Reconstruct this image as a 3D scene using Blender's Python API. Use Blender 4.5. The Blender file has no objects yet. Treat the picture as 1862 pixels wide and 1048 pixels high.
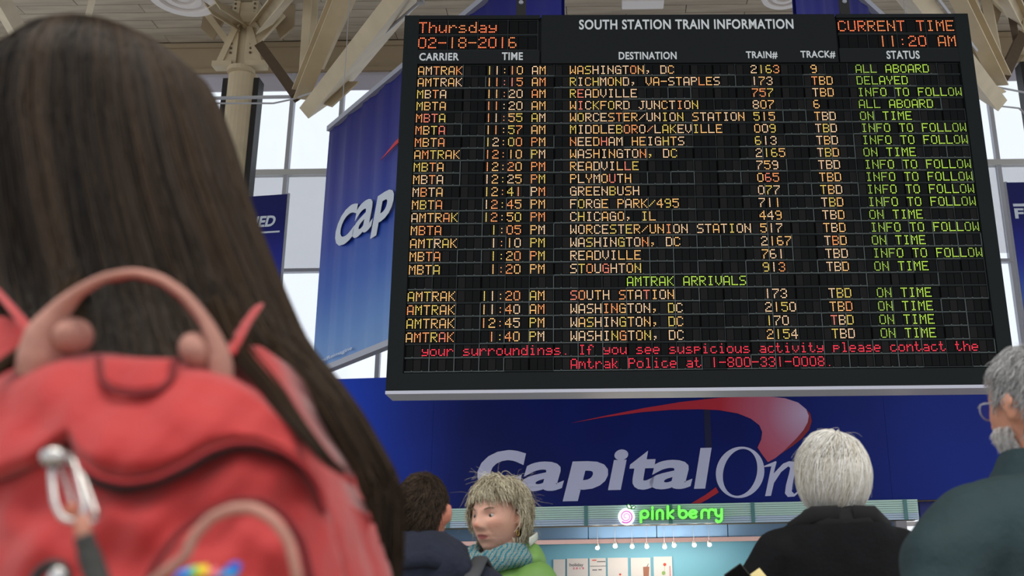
import bpy, bmesh, math, random
import numpy as np
from mathutils import Vector, Matrix
from math import radians as R, sin, cos, tan, pi
random.seed(7); RNG = np.random.default_rng(7)
S = bpy.context.scene
COL = S.collection

# ------------------------------------------------------------------ camera, world, exposure
FPX, PCX, PCY = 1782.0, 1105.0, 524.0            # lens in pixels; the photograph is an off-centre crop
PITCH, ROLL = R(16.5), 0.014
CAMZ = 1.2
F_ = Vector((0, cos(PITCH), sin(PITCH))); U0 = Vector((0, -sin(PITCH), cos(PITCH))); R0 = Vector((1, 0, 0))
U_ = U0 * cos(ROLL) + R0 * sin(ROLL); R_ = R0 * cos(ROLL) - U0 * sin(ROLL)
cam_d = bpy.data.cameras.new('camera'); cam = bpy.data.objects.new('camera', cam_d); COL.objects.link(cam)
M3 = Matrix((R_, U_, -F_)).transposed()
cam.matrix_world = Matrix.Translation((0, 0, CAMZ)) @ M3.to_4x4()
cam_d.sensor_width = 36; cam_d.lens = 36 * FPX / 1862
cam_d.shift_x = -(PCX - 931) / 1862
cam_d.clip_start = 0.05; cam_d.clip_end = 300
cam_d.dof.use_dof = True; cam_d.dof.focus_distance = 9.0; cam_d.dof.aperture_fstop = 5.2
S.camera = cam
W = bpy.data.worlds.new('world'); S.world = W; W.use_nodes = True
bg = W.node_tree.nodes['Background']
bg.inputs[0].default_value = (0.90, 0.95, 1.0, 1); bg.inputs[1].default_value = 1.15   # bright overcast day
S.view_settings.view_transform = 'Standard'; S.view_settings.look = 'None'
S.view_settings.gamma = 1; S.view_settings.use_curve_mapping = False
S.view_settings.exposure = 0.0
def area(name, loc, rot, sx, sy, power, col):
    l = bpy.data.lights.new(name, 'AREA'); l.shape = 'RECTANGLE'; l.size = sx; l.size_y = sy
    l.energy = power; l.color = col
    o = bpy.data.objects.new(name, l); o.location = loc; o.rotation_euler = rot; COL.objects.link(o)
# added fill light, unseen above and behind the camera, to brighten the hall
area('hall_fill_light', (1, -3, 12.0), (R(-25), 0, 0), 16, 5, 1900, (1, .93, .84))

# ------------------------------------------------------------------ projection helpers (real depth given each time)
def ray(px, py):
    return (F_ * FPX + R_ * (px - PCX) + U_ * (PCY - py)).normalized()
O_ = Vector((0, 0, CAMZ))
def at(px, py, Y):
    d = ray(px, py); return O_ + d * (Y / d.y)
def atz(px, py, Z):
    d = ray(px, py); return O_ + d * ((Z - CAMZ) / d.z)
class Plane:
    """vertical plane through p, u to the right, n towards the viewer"""
    def __init__(s, p, yaw):
        s.p = Vector(p); s.u = Vector((cos(yaw), sin(yaw), 0)); s.v = Vector((0, 0, 1)); s.n = Vector((sin(yaw), -cos(yaw), 0))
    def hit(s, px, py):                          # (u, z) of the pixel's ray on this plane
        d = ray(px, py); t = (s.p - O_).dot(s.n) / d.dot(s.n); q = O_ + d * t
        return (q - s.p).dot(s.u), q.z
    def w(s, u, z, off=0):
        q = s.p + s.u * u + s.n * off; return Vector((q.x, q.y, z))
    def mat(s):
        return Matrix(((s.u.x, s.v.x, s.n.x, s.p.x), (s.u.y, s.v.y, s.n.y, s.p.y), (s.u.z, s.v.z, s.n.z, 0), (0, 0, 0, 1)))

# ------------------------------------------------------------------ materials
def srgb(r, g, b):
    f = lambda c: (c / 255) / 12.92 if c / 255 <= 0.04045 else ((c / 255 + .055) / 1.055) ** 2.4
    return (f(r), f(g), f(b), 1)
def mat(name, col, rough=.6, metal=0, emit=None, es=1, noise=0, nscale=8, bump=0, bscale=60, alpha=None, spec=.5, sheen=0, stretch=None):
    m = bpy.data.materials.new(name); m.use_nodes = True; nt = m.node_tree; p = nt.nodes['Principled BSDF']
    p.inputs['Base Color'].default_value = col; p.inputs['Roughness'].default_value = rough; p.inputs['Metallic'].default_value = metal
    p.inputs['Specular IOR Level'].default_value = spec
    if sheen: p.inputs['Sheen Weight'].default_value = sheen
    if emit: p.inputs['Emission Color'].default_value = emit; p.inputs['Emission Strength'].default_value = es
    if noise or bump:
        tc = nt.nodes.new('ShaderNodeTexCoord'); mp = nt.nodes.new('ShaderNodeMapping'); nt.links.new(tc.outputs['Object'], mp.inputs[0])
        if stretch: mp.inputs['Scale'].default_value = stretch
    if noise:
        n = nt.nodes.new('ShaderNodeTexNoise'); n.inputs['Scale'].default_value = nscale; n.inputs['Detail'].default_value = 5
        nt.links.new(mp.outputs[0], n.inputs[0])
        r = nt.nodes.new('ShaderNodeMapRange'); r.inputs[1].default_value = .3; r.inputs[2].default_value = .7
        r.inputs[3].default_value = 1 - noise; r.inputs[4].default_value = 1 + noise
        nt.links.new(n.outputs[0], r.inputs[0])
        mx = nt.nodes.new('ShaderNodeVectorMath'); mx.operation = 'SCALE'; mx.inputs[0].default_value = col[:3]
        nt.links.new(r.outputs[0], mx.inputs['Scale']); nt.links.new(mx.outputs[0], p.inputs['Base Color'])
    if bump:
        n = nt.nodes.new('ShaderNodeTexNoise'); n.inputs['Scale'].default_value = bscale; n.inputs['Detail'].default_value = 4
        nt.links.new(mp.outputs[0], n.inputs[0])
        b = nt.nodes.new('ShaderNodeBump'); b.inputs['Strength'].default_value = bump; b.inputs['Distance'].default_value = .01
        nt.links.new(n.outputs[0], b.inputs['Height']); nt.links.new(b.outputs[0], p.inputs['Normal'])
    return m
def ramp_mat(name, axis, stops, rough=.5, coord='Object', lo=0, hi=1, wig=0, emit=0, nscale=.8):
    """printed gradient along one axis of the object's own space"""
    m = bpy.data.materials.new(name); m.use_nodes = True; nt = m.node_tree; p = nt.nodes['Principled BSDF']; p.inputs['Roughness'].default_value = rough; p.inputs['Specular IOR Level'].default_value = .2
    tc = nt.nodes.new('ShaderNodeTexCoord'); sp = nt.nodes.new('ShaderNodeSeparateXYZ'); nt.links.new(tc.outputs[coord], sp.inputs[0])
    mr = nt.nodes.new('ShaderNodeMapRange'); mr.inputs[1].default_value = lo; mr.inputs[2].default_value = hi
    nt.links.new(sp.outputs[axis], mr.inputs[0]); src = mr.outputs[0]
    if wig:
        n = nt.nodes.new('ShaderNodeTexNoise'); n.inputs['Scale'].default_value = nscale; n.inputs['Detail'].default_value = 2; nt.links.new(tc.outputs[coord], n.inputs[0])
        a = nt.nodes.new('ShaderNodeMath'); a.operation = 'MULTIPLY_ADD'; nt.links.new(n.outputs[0], a.inputs[0]); a.inputs[1].default_value = wig; nt.links.new(src, a.inputs[2])
        s2 = nt.nodes.new('ShaderNodeMath'); s2.operation = 'SUBTRACT'; nt.links.new(a.outputs[0], s2.inputs[0]); s2.inputs[1].default_value = wig / 2; src = s2.outputs[0]
    cr = nt.nodes.new('ShaderNodeValToRGB'); nt.links.new(src, cr.inputs[0])
    e = cr.color_ramp.elements
    while len(e) < len(stops): e.new(.5)
    for i, (t, c) in enumerate(stops): e[i].position = t; e[i].color = c
    nt.links.new(cr.outputs[0], p.inputs['Base Color'])
    return m

# ------------------------------------------------------------------ mesh builders
class MB:
    def __init__(s): s.v = []; s.f = []; s.m = []
    def add(s, vs, fs, mi=0):
        k = len(s.v); s.v += [tuple(v) for v in vs]; s.f += [tuple(i + k for i in f) for f in fs]; s.m += [mi] * len(fs); return s
    def box(s, c, d, mi=0, X=None):
        x, y, z = d[0] / 2, d[1] / 2, d[2] / 2; c = Vector(c)
        vs = [Vector((a, b, e)) for a in (-x, x) for b in (-y, y) for e in (-z, z)]
        if X: vs = [X @ v for v in vs]
        return s.add([c + v for v in vs], [(0, 1, 3, 2), (4, 6, 7, 5), (0, 4, 5, 1), (2, 3, 7, 6), (0, 2, 6, 4), (1, 5, 7, 3)], mi)
    def beam(s, a, b, w, h, mi=0, side=None, prof=None):
        """bar from a to b; w across 'side', h the other way; prof='I' gives an I section"""
        a = Vector(a); b = Vector(b); d = (b - a).normalized(); sd = Vector(side) if side else d.cross(Vector((0, 0, 1)))
        if sd.length < 1e-4: sd = Vector((1, 0, 0))
        sd = (sd - d * sd.dot(d)).normalized(); up = sd.cross(d).normalized()
        if prof == 'I':
            t = min(w, h) * .09; P = [(-w/2, h/2), (w/2, h/2), (w/2, h/2-t), (t/2, h/2-t), (t/2, -h/2+t), (w/2, -h/2+t), (w/2, -h/2), (-w/2, -h/2), (-w/2, -h/2+t), (-t/2, -h/2+t), (-t/2, h/2-t), (-w/2, h/2-t)]
        elif prof == 'L':
            t = min(w, h) * .12; P = [(-w/2, h/2), (w/2, h/2), (w/2, h/2-t), (-w/2+t, h/2-t), (-w/2+t, -h/2), (-w/2, -h/2)]
        else:
            P = [(-w/2, h/2), (w/2, h/2), (w/2, -h/2), (-w/2, -h/2)]
        n = len(P); vs = [a + sd * x + up * y for x, y in P] + [b + sd * x + up * y for x, y in P]
        fs = [(i, (i + 1) % n, (i + 1) % n + n, i + n) for i in range(n)] + [tuple(range(n))[::-1], tuple(range(n, 2 * n))]
        return s.add(vs, fs, mi)
    def tube(s, path, r, seg=8, mi=0, flat=None, closed=False):
        path = [Vector(p) for p in path]; n = len(path); rr = r if hasattr(r, '__len__') else [r] * n; vs = []; fs = []; prev = None
        for i, p in enumerate(path):
            t = (path[(i + 1) % n] - path[i - 1]) if closed else (path[min(i + 1, n - 1)] - path[max(i - 1, 0)])
            t.normalize()
            a = prev if prev is not None else (Vector((0, 0, 1)) if abs(t.z) < .9 else Vector((1, 0, 0)))
            a = (a - t * a.dot(t))
            if a.length < 1e-5: a = t.orthogonal()
            a.normalize(); prev = a; b = t.cross(a)
            if flat:                              # flat = (vector of the wide side, half width factor, half thickness factor)
                b = (Vector(flat[0]) - t * Vector(flat[0]).dot(t)).normalized(); a = t.cross(b)
                fa, fb = flat[2], flat[1]
            else: fa = fb = 1
            for k in range(seg):
                an = 2 * pi * k / seg; vs.append(p + a * cos(an) * rr[i] * fa + b * sin(an) * rr[i] * fb)
        m = n if closed else n - 1
        for i in range(m):
            j = (i + 1) % n
            for k in range(seg): fs.append((i * seg + k, i * seg + (k + 1) % seg, j * seg + (k + 1) % seg, j * seg + k))
        if not closed: fs += [tuple(range(seg))[::-1], tuple((n - 1) * seg + k for k in range(seg))]
        return s.add(vs, fs, mi)
    def lathe(s, prof, seg=24, X=None, mi=0):
        vs = []; n = len(prof)
        for k in range(seg):
            a = 2 * pi * k / seg
            for r, z in prof: vs.append(Vector((r * cos(a), r * sin(a), z)))
        if X: vs = [X @ v for v in vs]
        fs = [(k * n + i, ((k + 1) % seg) * n + i, ((k + 1) % seg) * n + i + 1, k * n + i + 1) for k in range(seg) for i in range(n - 1)]
        return s.add(vs, fs, mi)
    def ell(s, c, r, X=None, nu=20, nv=12, mi=0):
        vs = [Vector((0, 0, r[2]))]
        for j in range(1, nv):
            th = pi * j / nv
            for i in range(nu): ph = 2 * pi * i / nu; vs.append(Vector((r[0] * sin(th) * cos(ph), r[1] * sin(th) * sin(ph), r[2] * cos(th))))
        vs.append(Vector((0, 0, -r[2])))
        if X: vs = [X @ v for v in vs]
        vs = [Vector(c) + v for v in vs]
        fs = [(0, 1 + i, 1 + (i + 1) % nu) for i in range(nu)]
        for j in range(nv - 2):
            a = 1 + j * nu; fs += [(a + i, a + nu + i, a + nu + (i + 1) % nu, a + (i + 1) % nu) for i in range(nu)]
        a = 1 + (nv - 2) * nu; L = len(vs) - 1; fs += [(a + i, L, a + (i + 1) % nu) for i in range(nu)]
        return s.add(vs, fs, mi)
    def prism(s, pts, P, off, th, mi=0):
        """pts = (u, z) on plane P, tessellated front + rim"""
        from mathutils.geometry import tessellate_polygon
        n = len(pts); tri = tessellate_polygon([[Vector((a, b, 0)) for a, b in pts]])
        vs = [P.w(a, b, off + th) for a, b in pts] + [P.w(a, b, off) for a, b in pts]
        fs = []
        for t in tri:
            a, b, c = [Vector(pts[i] + (0,)) for i in t]
            if (b - a).cross(c - a).z < 0: t = t[::-1]
            fs.append(tuple(t))
        ar = sum(pts[i][0] * pts[(i + 1) % n][1] - pts[(i + 1) % n][0] * pts[i][1] for i in range(n))
        for i in range(n):
            j = (i + 1) % n; fs.append((i, i + n, j + n, j) if ar > 0 else (j, j + n, i + n, i))
        return s.add(vs, fs, mi)
    def mesh(s, name, mats, smooth=False):
        me = bpy.data.meshes.new(name); me.from_pydata(s.v, [], s.f)
        for m in (mats if isinstance(mats, (list, tuple)) else [mats]): me.materials.append(m)
        me.polygons.foreach_set('material_index', s.m)
        if smooth: me.polygons.foreach_set('use_smooth', [True] * len(s.f))
        me.update(); return me
    def build(s, name, mats, parent=None, smooth=False, bevel=0, label=None, **k):
        return ob(name, s.mesh(name, mats, smooth), parent, bevel=bevel, label=label, **k)
def ob(name, me, parent=None, label=None, cat=None, group=None, kind=None, bevel=0, sub=0):
    o = bpy.data.objects.new(name, me); COL.objects.link(o)
    if parent: o.parent = parent
    if label: o['label'] = label
    if cat: o['category'] = cat
    if group: o['group'] = group
    if kind: o['kind'] = kind
    if bevel:
        b = o.modifiers.new('b', 'BEVEL'); b.width = bevel; b.segments = 2; b.limit_method = 'ANGLE'
    if sub:
        b = o.modifiers.new('s', 'SUBSURF'); b.levels = sub; b.render_levels = sub
    return o
def empty(name, loc, rz=0, **k):
    o = ob(name, None, **k); o.location = loc; o.rotation_euler = (0, 0, rz); o.empty_display_size = .1; return o
def centre(o):
    """put a mesh object's origin at the middle of its own geometry (top-level meshes built in world space)"""
    me = o.data; co = np.empty(len(me.vertices) * 3); me.vertices.foreach_get('co', co); co = co.reshape(-1, 3)
    c = (co.min(0) + co.max(0)) / 2; c[2] = co[:, 2].min(); me.vertices.foreach_set('co', (co - c).ravel()); me.update(); o.location = c; return o
_g = {}
def glyph(txt, bold=0.02, shear=0, spacing=1.0):
    """outline of a text as (verts2d, faces), normalised to its own box"""
    key = (txt, bold, shear, spacing)
    if key in _g: return _g[key]
    c = bpy.data.curves.new('t', 'FONT'); c.body = txt; c.offset = bold; c.shear = shear; c.space_character = spacing; c.resolution_u = 4; c.fill_mode = 'FRONT'
    o = bpy.data.objects.new('t', c); COL.objects.link(o); dg = bpy.context.evaluated_depsgraph_get(); dg.update()
    me = o.evaluated_get(dg).to_mesh(); v = np.array([tuple(x.co)[:2] for x in me.vertices]); f = [tuple(p.vertices) for p in me.polygons]
    o.evaluated_get(dg).to_mesh_clear(); bpy.data.objects.remove(o)
    mn, mx = v.min(0), v.max(0); v = (v - mn) / (mx - mn); _g[key] = (v, f, (mx - mn)[0] / (mx - mn)[1]); return _g[key]
def lettering(mb, txt, P, u0, z0, u1, z1, off=.006, mi=0, **k):
    v, f, asp = glyph(txt, **k)
    return mb.add([P.w(u0 + a * (u1 - u0), z0 + b * (z1 - z0), off) for a, b in v], f, mi)
# ------------------------------------------------------------------ shared materials
m_tan = mat('cream_painted_steel', srgb(198, 181, 150), .55, noise=.08, nscale=2, bump=.05)
m_tanw = mat('cream_wall', srgb(156, 138, 111), .8, noise=.05, nscale=1)
m_brown = mat('dark_brown_steel', srgb(86, 70, 54), .6, noise=.1)
m_plank = mat('whitewashed_plank', srgb(170, 158, 140), .8, noise=.18, nscale=1.5, stretch=(.4, 3, 3))
m_joint = mat('dark_ceiling_gap', srgb(96, 84, 70), .9)
m_black = mat('black_steel', srgb(28, 26, 25), .5)
m_alu = mat('grey_aluminium', srgb(168, 170, 182), .45, metal=.2)
m_cable = mat('pale_conduit', srgb(176, 176, 180), .4)
m_white = mat('white_enamel', srgb(225, 218, 214), .45)
m_floor = mat('terrazzo', srgb(170, 160, 148), .35, noise=.12, nscale=30)
m_letter = mat('white_vinyl', srgb(222, 224, 255), .5)
m_letterg = mat('pale_grey_vinyl', srgb(206, 214, 226), .5)
m_red = mat('red_vinyl', srgb(205, 36, 52), .5)
m_darkred = mat('dark_red_vinyl', srgb(150, 30, 44), .5)

# ------------------------------------------------------------------ the hall
FW = 24.5                                         # far glazed wall
CEILZ = 15.8
f = MB().box((-2, 10, -.05), (44, 34, .1)).build('floor', m_floor, kind='structure')
for i in range(-17, 16, 3):
    for j in range(0, 24, 3):
        MB().box((i + 1.5, j + 1.5, .003), (2.985, 2.985, .006)).build('tile', m_floor, f)
# ceiling of sawn planks (planks near the far wall are built one by one)
c = MB().box((-2, 11, CEILZ + .1), (40, 30, .1)).build('ceiling', m_joint, kind='structure')
pl = MB().box((0, 0, 0), (3.18, .36, .05)).mesh('plank', m_plank)
for j in range(12):
    y = 24.2 - j * .38
    for i in range(12):
        if 16 < -20.2 + i * 3.2 + (j % 2) * 1.6: continue
        o = ob('plank', pl, c); o.location = (-20.2 + i * 3.2 + (j % 2) * 1.6, y, CEILZ + .025 + random.uniform(-.008, .008))
# far wall: deep cream girder on top, solid dado hidden behind the wall banner, glazing between
zT = at(600, 131, FW).z; zB = at(660, 676, FW - .2).z - .3
w = MB().box((-2.5, FW + .15, (CEILZ + zT) / 2 + .1), (40, .3, CEILZ - zT + .1)).box((-2.5, FW + .15, (zB + 3.6) / 2), (40, .3, zB - 3.6)).box((-15.4, FW + .15, 1.8), (13, .3, 3.6))
w.box((-2.5, FW - .03, zT + .05), (40, .1, .12)).box((-2.5, FW - .03, CEILZ - .08), (40, .1, .14))
wall = w.build('wall_far', m_tanw, kind='structure')
m_frame = mat('window_frame_paint', srgb(176, 178, 186), .5)
m_framed = mat('transom_paint', srgb(196, 196, 194), .5)
def glass_mat():
    m = bpy.data.materials.new('frosted_pane'); m.use_nodes = True; nt = m.node_tree; nt.nodes.remove(nt.nodes['Principled BSDF'])
    t = nt.nodes.new('ShaderNodeBsdfTransparent'); t.inputs[0].default_value = (.97, .98, 1, 1)
    g = nt.nodes.new('ShaderNodeBsdfGlossy'); g.inputs[1].default_value = .1; mx = nt.nodes.new('ShaderNodeMixShader'); mx.inputs[0].default_value = .04
    nt.links.new(t.outputs[0], mx.inputs[1]); nt.links.new(g.outputs[0], mx.inputs[2]); nt.links.new(mx.outputs[0], nt.nodes['Material Output'].inputs[0]); return m
def shade_mat(name, c, tf):
    m = bpy.data.materials.new(name); m.use_nodes = True; nt = m.node_tree; nt.nodes.remove(nt.nodes['Principled BSDF'])
    d = nt.nodes.new('ShaderNodeBsdfDiffuse'); d.inputs[0].default_value = c; t = nt.nodes.new('ShaderNodeBsdfTransparent'); t.inputs[0].default_value = c
    mx = nt.nodes.new('ShaderNodeMixShader'); mx.inputs[0].default_value = tf
    nt.links.new(d.outputs[0], mx.inputs[1]); nt.links.new(t.outputs[0], mx.inputs[2]); nt.links.new(mx.outputs[0], nt.nodes['Material Output'].inputs[0]); return m
m_glass = glass_mat(); m_blind = shade_mat('white_roller_blind', (.80, .795, .80, 1), .9); m_val = shade_mat('grey_blind_roll', srgb(200, 196, 204), .3)
xm = at(530, 186, FW).x; GAP = at(622, 150, FW).x - at(532, 150, FW).x
z1 = at(520, 313, FW).z; z2 = at(560, 491, FW).z; zv = at(600, 163, FW).z
k0, k1 = -11, 16
for n, k in enumerate(range(k0, k1)):
    x = xm + k * GAP; W0 = empty('window_%d' % (n + 1), (x + GAP / 2, FW + .1, zB), kind='structure')
    h = zT - zB
    fr = MB().box((-GAP / 2, 0, h / 2), (.11, .16, h)).box((0, 0, .04), (GAP, .14, .08)).build('window_frame', m_frame, W0)
    MB().box((0, -.02, z1 - zB), (GAP, .2, .16)).build('transom', m_framed, W0)
    MB().box((0, -.02, z2 - zB), (GAP, .18, .09)).build('transom', m_frame, W0)
    for a, b in ((zB, z2 - .05), (z2 + .05, z1 - .08), (z1 + .08, zT)):
        MB().box((0, .02, (a + b) / 2 - zB), (GAP - .11, .012, b - a)).build('pane', m_glass, W0)
    hb = (z1 - z2) * (.93 if k % 3 else 1.0)
    MB().box((0, -.05, z1 - zB - .08 - hb / 2 + .05), (GAP - .13, .01, hb - .1)).build('roller_blind', m_blind, W0)
    hv = zT - zv
    MB().box((0, -.05, zT - zB - hv / 2), (GAP - .10, .04, hv)).build('blind_cassette', m_val, W0)

# columns
def column(px, wpx, pyb, pyt, label, Y=22.6):
    a = at(px, pyt, Y); sc = Y / FPX / .94; r = wpx / 2 * sc
    c = empty('steel_column', (a.x, Y, 0), label=label, cat='column', group='cream columns at the glazed wall')
    prof = [(-r, -.15), (-r, .1), (-r * .62, .3), (r * .62, .3), (r, .1), (r, -.15)]
    h = a.z
    mb = MB(); n = 10; pts = [(-r, .2)] + [(-r * cos(pi * i / n), -r * .8 * sin(pi * i / n)) for i in range(n + 1)] + [(r, .2)]
    vs = [(x, y, 0) for x, y in pts] + [(x, y, h) for x, y in pts]; m = len(pts)
    mb.add(vs, [(i, (i + 1) % m, (i + 1) % m + m, i + m) for i in range(m)] + [tuple(range(m))[::-1], tuple(range(m, 2 * m))]).build('shaft', m_tan, c)
    for s in (-1, 1):
        MB().box((s * (r + .06), .12, h / 2 - .1), (.14, .35, h - .1)).build('edge_channel', m_black, c, label='black edge channel')
    # head: cover plates, riveted angles, gusset wings
    MB().box((0, -.05, h + 1.35), (r * 1.1, .2, 2.7)).build('head_plate', m_tan, c)
    MB().lathe([(.001, 0), (r, 0), (r, .12), (.001, .12)], 20, Matrix.Translation((0, -.1, h - .06))).build('cap_ring', m_tan, c, label='rounded cap ring')
    for s in (-1, 1):
        MB().beam((s * r * .75, -.18, h + .3), (s * r * .7, -.18, h + 2.6), .1, .16).build('riveted_angle', m_tan, c)
        mb = MB()
        for i in range(16): mb.ell((s * r * .75, -.28, h + .45 + i * .13), (.035, .03, .035), nu=6, nv=4)
        mb.build('rivet_row', m_joint, c, kind='stuff')
        mb = MB(); X = [(s * r * .3, h + 1.3), (s * r * 1.5, h + .12), (s * r * .3, h + .12)]
        vs = [(x, -.2, z) for x, z in X] + [(x, -.26, z) for x, z in X]
        mb.add(vs, [(0, 1, 2), (5, 4, 3), (0, 3, 4, 1), (1, 4, 5, 2), (2, 5, 3, 0)]).build('gusset_plate', m_tan, c)
        MB().beam((s * r * .3, -.28, h + 1.4), (s * r * 1.55, -.28, h + .1), .08, .16).build('gusset_flange', m_tan, c)
        mb = MB(); X = [(s * r * .8, h + 2.5), (s * r * 2.6, h + 1.0), (s * r * 3.6, h + 1.35), (s * r * 3.4, h + 2.9)]
        vs = [(x, .0, z) for x, z in X] + [(x, .08, z) for x, z in X]
        mb.add(vs, [(0, 1, 2, 3), (7, 6, 5, 4), (0, 4, 5, 1), (1, 5, 6, 2), (2, 6, 7, 3), (3, 7, 4, 0)]).build('wing_plate', m_tanw, c)
        MB().beam((s * r * .9, -.2, h + .7), (s * r * 2.9, -.2, h + 1.6), .1, .16).build('side_strut', m_tan, c)
        MB().box((s * r * 1.25, -.2, h + .12), (.5, .3, .14)).build('bearing_block', m_tan, c)
    return c
column(441, 50, 330, 134, 'cream steel column left of the departure board, behind the long-haired head')
column(1885, 50, 330, 104, 'cream steel column at the right frame edge, past the departure board')

# roof trusses: cream members meeting at a low node
def seg(T, name, m, a, b, w, h, prof=None, side=None, **k):
    p, q = at(*a), at(*b)
    if b[1] < 0:                                  # runs on up to the roof
        q = p + (q - p) * max(1, min(5, (CEILZ + .05 - p.z) / max(.2, q.z - p.z)))
    MB().beam(p, q, w, h, prof=prof, side=side).build(name, m, T, **k)
def wt(Y): return Y / FPX
T = empty('roof_truss', (0, 0, 0), label='branching cream steel truss to the left of the departure board', cat='truss', group='roof trusses')
seg(T, 'main_beam', m_tan, (582, 186, 20), (764, -40, 15), .98, .3, side=(.75, 0, .66), label='widest, brightest diagonal beam')
seg(T, 'diagonal_member', m_tan, (546, 172, 20), (626, -25, 17.5), .34, .3, side=(1, 0, .3), prof='I')
seg(T, 'diagonal_member', m_tan, (578, 118, 20.6), (642, -25, 18), .24, .25, side=(1, 0, .3), prof='I')
seg(T, 'upright_member', m_tan, (550, 150, 20.6), (561, -20, 20), .18, .25)
seg(T, 'upright_member', m_tan, (566, 130, 21.2), (574, -20, 20.5), .14, .2)
seg(T, 'dark_strut', m_brown, (474, 84, 22), (540, 176, 20), .24, .2, side=(.8, 0, .6), label='dark brown strut')
seg(T, 'upper_member', m_tan, (474, 45, 22.2), (530, -25, 19), .5, .3, side=(.8, 0, .6), prof='I')
seg(T, 'upper_member', m_tan, (436, 42, 22.2), (385, 10, 20), .35, .25, side=(-.5, 0, .8), prof='I')
seg(T, 'upper_member', m_tan, (440, 36, 22.2), (470, 36, 22.2), .3, .3)
mb = MB(); q = [at(560, 180, 19.6), at(603, 193, 19.4), at(652, 148, 18.9), at(600, 148, 19.2)]; n_ = Vector((0, .06, 0))
mb.add(q + [v + n_ for v in q], [(3, 2, 1, 0), (4, 5, 6, 7), (0, 1, 5, 4), (1, 2, 6, 5), (2, 3, 7, 6), (3, 0, 4, 7)]).build('node_plate', m_tan, T)
MB().tube([at(600, 166, 19.3), at(660, 95, 17.8), at(765, 2, 15.3), at(800, -32, 14.6)], .03, 6).build('edge_conduit', m_cable, T, label='white conduit along the beam')
mb = MB()
for a in ((660, 95, 17.8), (765, 2, 15.3)): mb.box(at(*a), (.12, .08, .1))
mb.build('conduit_clip', m_cable, T)
T2 = empty('roof_truss', (0, 0, 0), label='branching cream steel truss to the right of the departure board', cat='truss', group='roof trusses')
seg(T2, 'main_beam', m_tan, (1800, 178, 20), (1640, -30, 15), .72, .3, side=(-.75, 0, .66), label='widest, brightest diagonal beam')
seg(T2, 'diagonal_member', m_tan, (1822, 146, 20), (1738, -25, 17.5), .36, .3, side=(-1, 0, .4), prof='I')
seg(T2, 'diagonal_member', m_tan, (1800, 110, 20.6), (1755, -25, 18), .2, .25, side=(-1, 0, .4), prof='I')
seg(T2, 'upright_member', m_tan, (1818, 130, 21), (1790, -20, 20), .22, .25)
seg(T2, 'dark_strut', m_brown, (1824, 140, 20), (1858, 66, 22), .26, .2, side=(.8, 0, -.6), label='dark brown strut')
seg(T2, 'dark_strut', m_brown, (1848, 72, 21.9), (1838, 22, 21.5), .16, .2, label='dark brown strut')
seg(T2, 'upper_member', m_tan, (1856, 40, 22.2), (1826, -20, 19), .42, .3, side=(-.8, 0, .6), prof='I')
mb = MB(); q = [at(1772, 132, 19.4), at(1776, 160, 19.6), at(1795, 176, 19.7), at(1830, 166, 19.9)]
mb.add(q + [v + n_ for v in q], [(0, 1, 2, 3), (7, 6, 5, 4), (0, 4, 5, 1), (1, 5, 6, 2), (2, 6, 7, 3), (3, 7, 4, 0)]).build('node_plate', m_tan, T2)
MB().tube([at(1776, 92, 17.8), at(1745, 50, 16.5), at(1700, -10, 15)], .03, 6).build('edge_conduit', m_cable, T2)
T3 = empty('roof_brace', (0, 0, 0), label='cream diagonal brace in the top left corner, above the long-haired head', cat='brace')
seg(T3, 'brace_bar', m_tan, (-22, -40, 18), (62, 110, 21.5), .33, .3, side=(.8, 0, -.5))
seg(T3, 'cross_bar', m_tan, (172, -20, 20), (158, 40, 22), .14, .2)
# wires
def wire(pts, r, label):
    o = MB().tube([at(*p) for p in pts], r, 6).build('conduit', m_cable, label=label, cat='pipe', group='conduits between truss and column'); return centre(o)
wire([(380, 179, 20.2), (470, 177, 20.2), (538, 176, 20.1)], .045, 'thicker grey conduit running from the left truss node to the column')
wire([(380, 188, 20.1), (497, 188, 20.1), (530, 181, 20), (600, 158, 19.4)], .022, 'thin white conduit under the thicker one at the left truss')
wire([(1776, 150, 19.8), (1810, 158, 20), (1862, 168, 20.2), (1900, 170, 20.2)], .025, 'thin grey conduit running from the right truss to the frame edge')
wire([(1776, 153, 19.6), (1808, 192, 20), (1853, 197, 20.2), (1900, 240, 20.3)], .022, 'slack grey wire drooping below the right truss')

# lamps under the ceiling
def disc_lamp(px, py, wpx, label, Y=20.5):
    p = at(px, py, Y); r = wpx / 2 * Y / FPX / .9
    L = empty('ceiling_lamp', p, label=label, cat='ceiling lamp', group='round white ceiling lamps')
    prof = [(.001, 0), (r * .18, 0), (r * .2, .05), (r * .34, .06), (r * .36, 0), (r * .52, .0), (r * .54, .06), (r * .7, .07), (r * .72, 0), (r * .96, 0), (r, .05), (r, .18), (r * .9, .22)]
    MB().lathe(prof, 48).build('ringed_dish', m_white, L, smooth=False)
    MB().lathe([(.001, .2), (r * .9, .21), (r * .5, .55), (.06, .7), (.06, max(1, CEILZ - p.z)), (.001, max(1, CEILZ - p.z))], 24).build('housing', m_white, L)
disc_lamp(332, -2, 128, 'round ringed white ceiling lamp above the long-haired head')
disc_lamp(1425, -4, 84, 'round white ceiling lamp above the middle of the departure board', 21)
f_ = at(1169, 12, 21.5)
L = empty('ceiling_fixture', f_, label='small white box fitting just above the departure board title', cat='ceiling fixture')
MB().box((0, 0, .15), (1.05, .4, .22)).build('body', m_white, L, bevel=.03)
MB().box((0, 0, .3), (.3, .3, .3)).build('mount', m_tan, L)
MB().tube([(0, 0, .3), (0, 0, CEILZ - f_.z)], .04).build('rod', m_tan, L)

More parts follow.
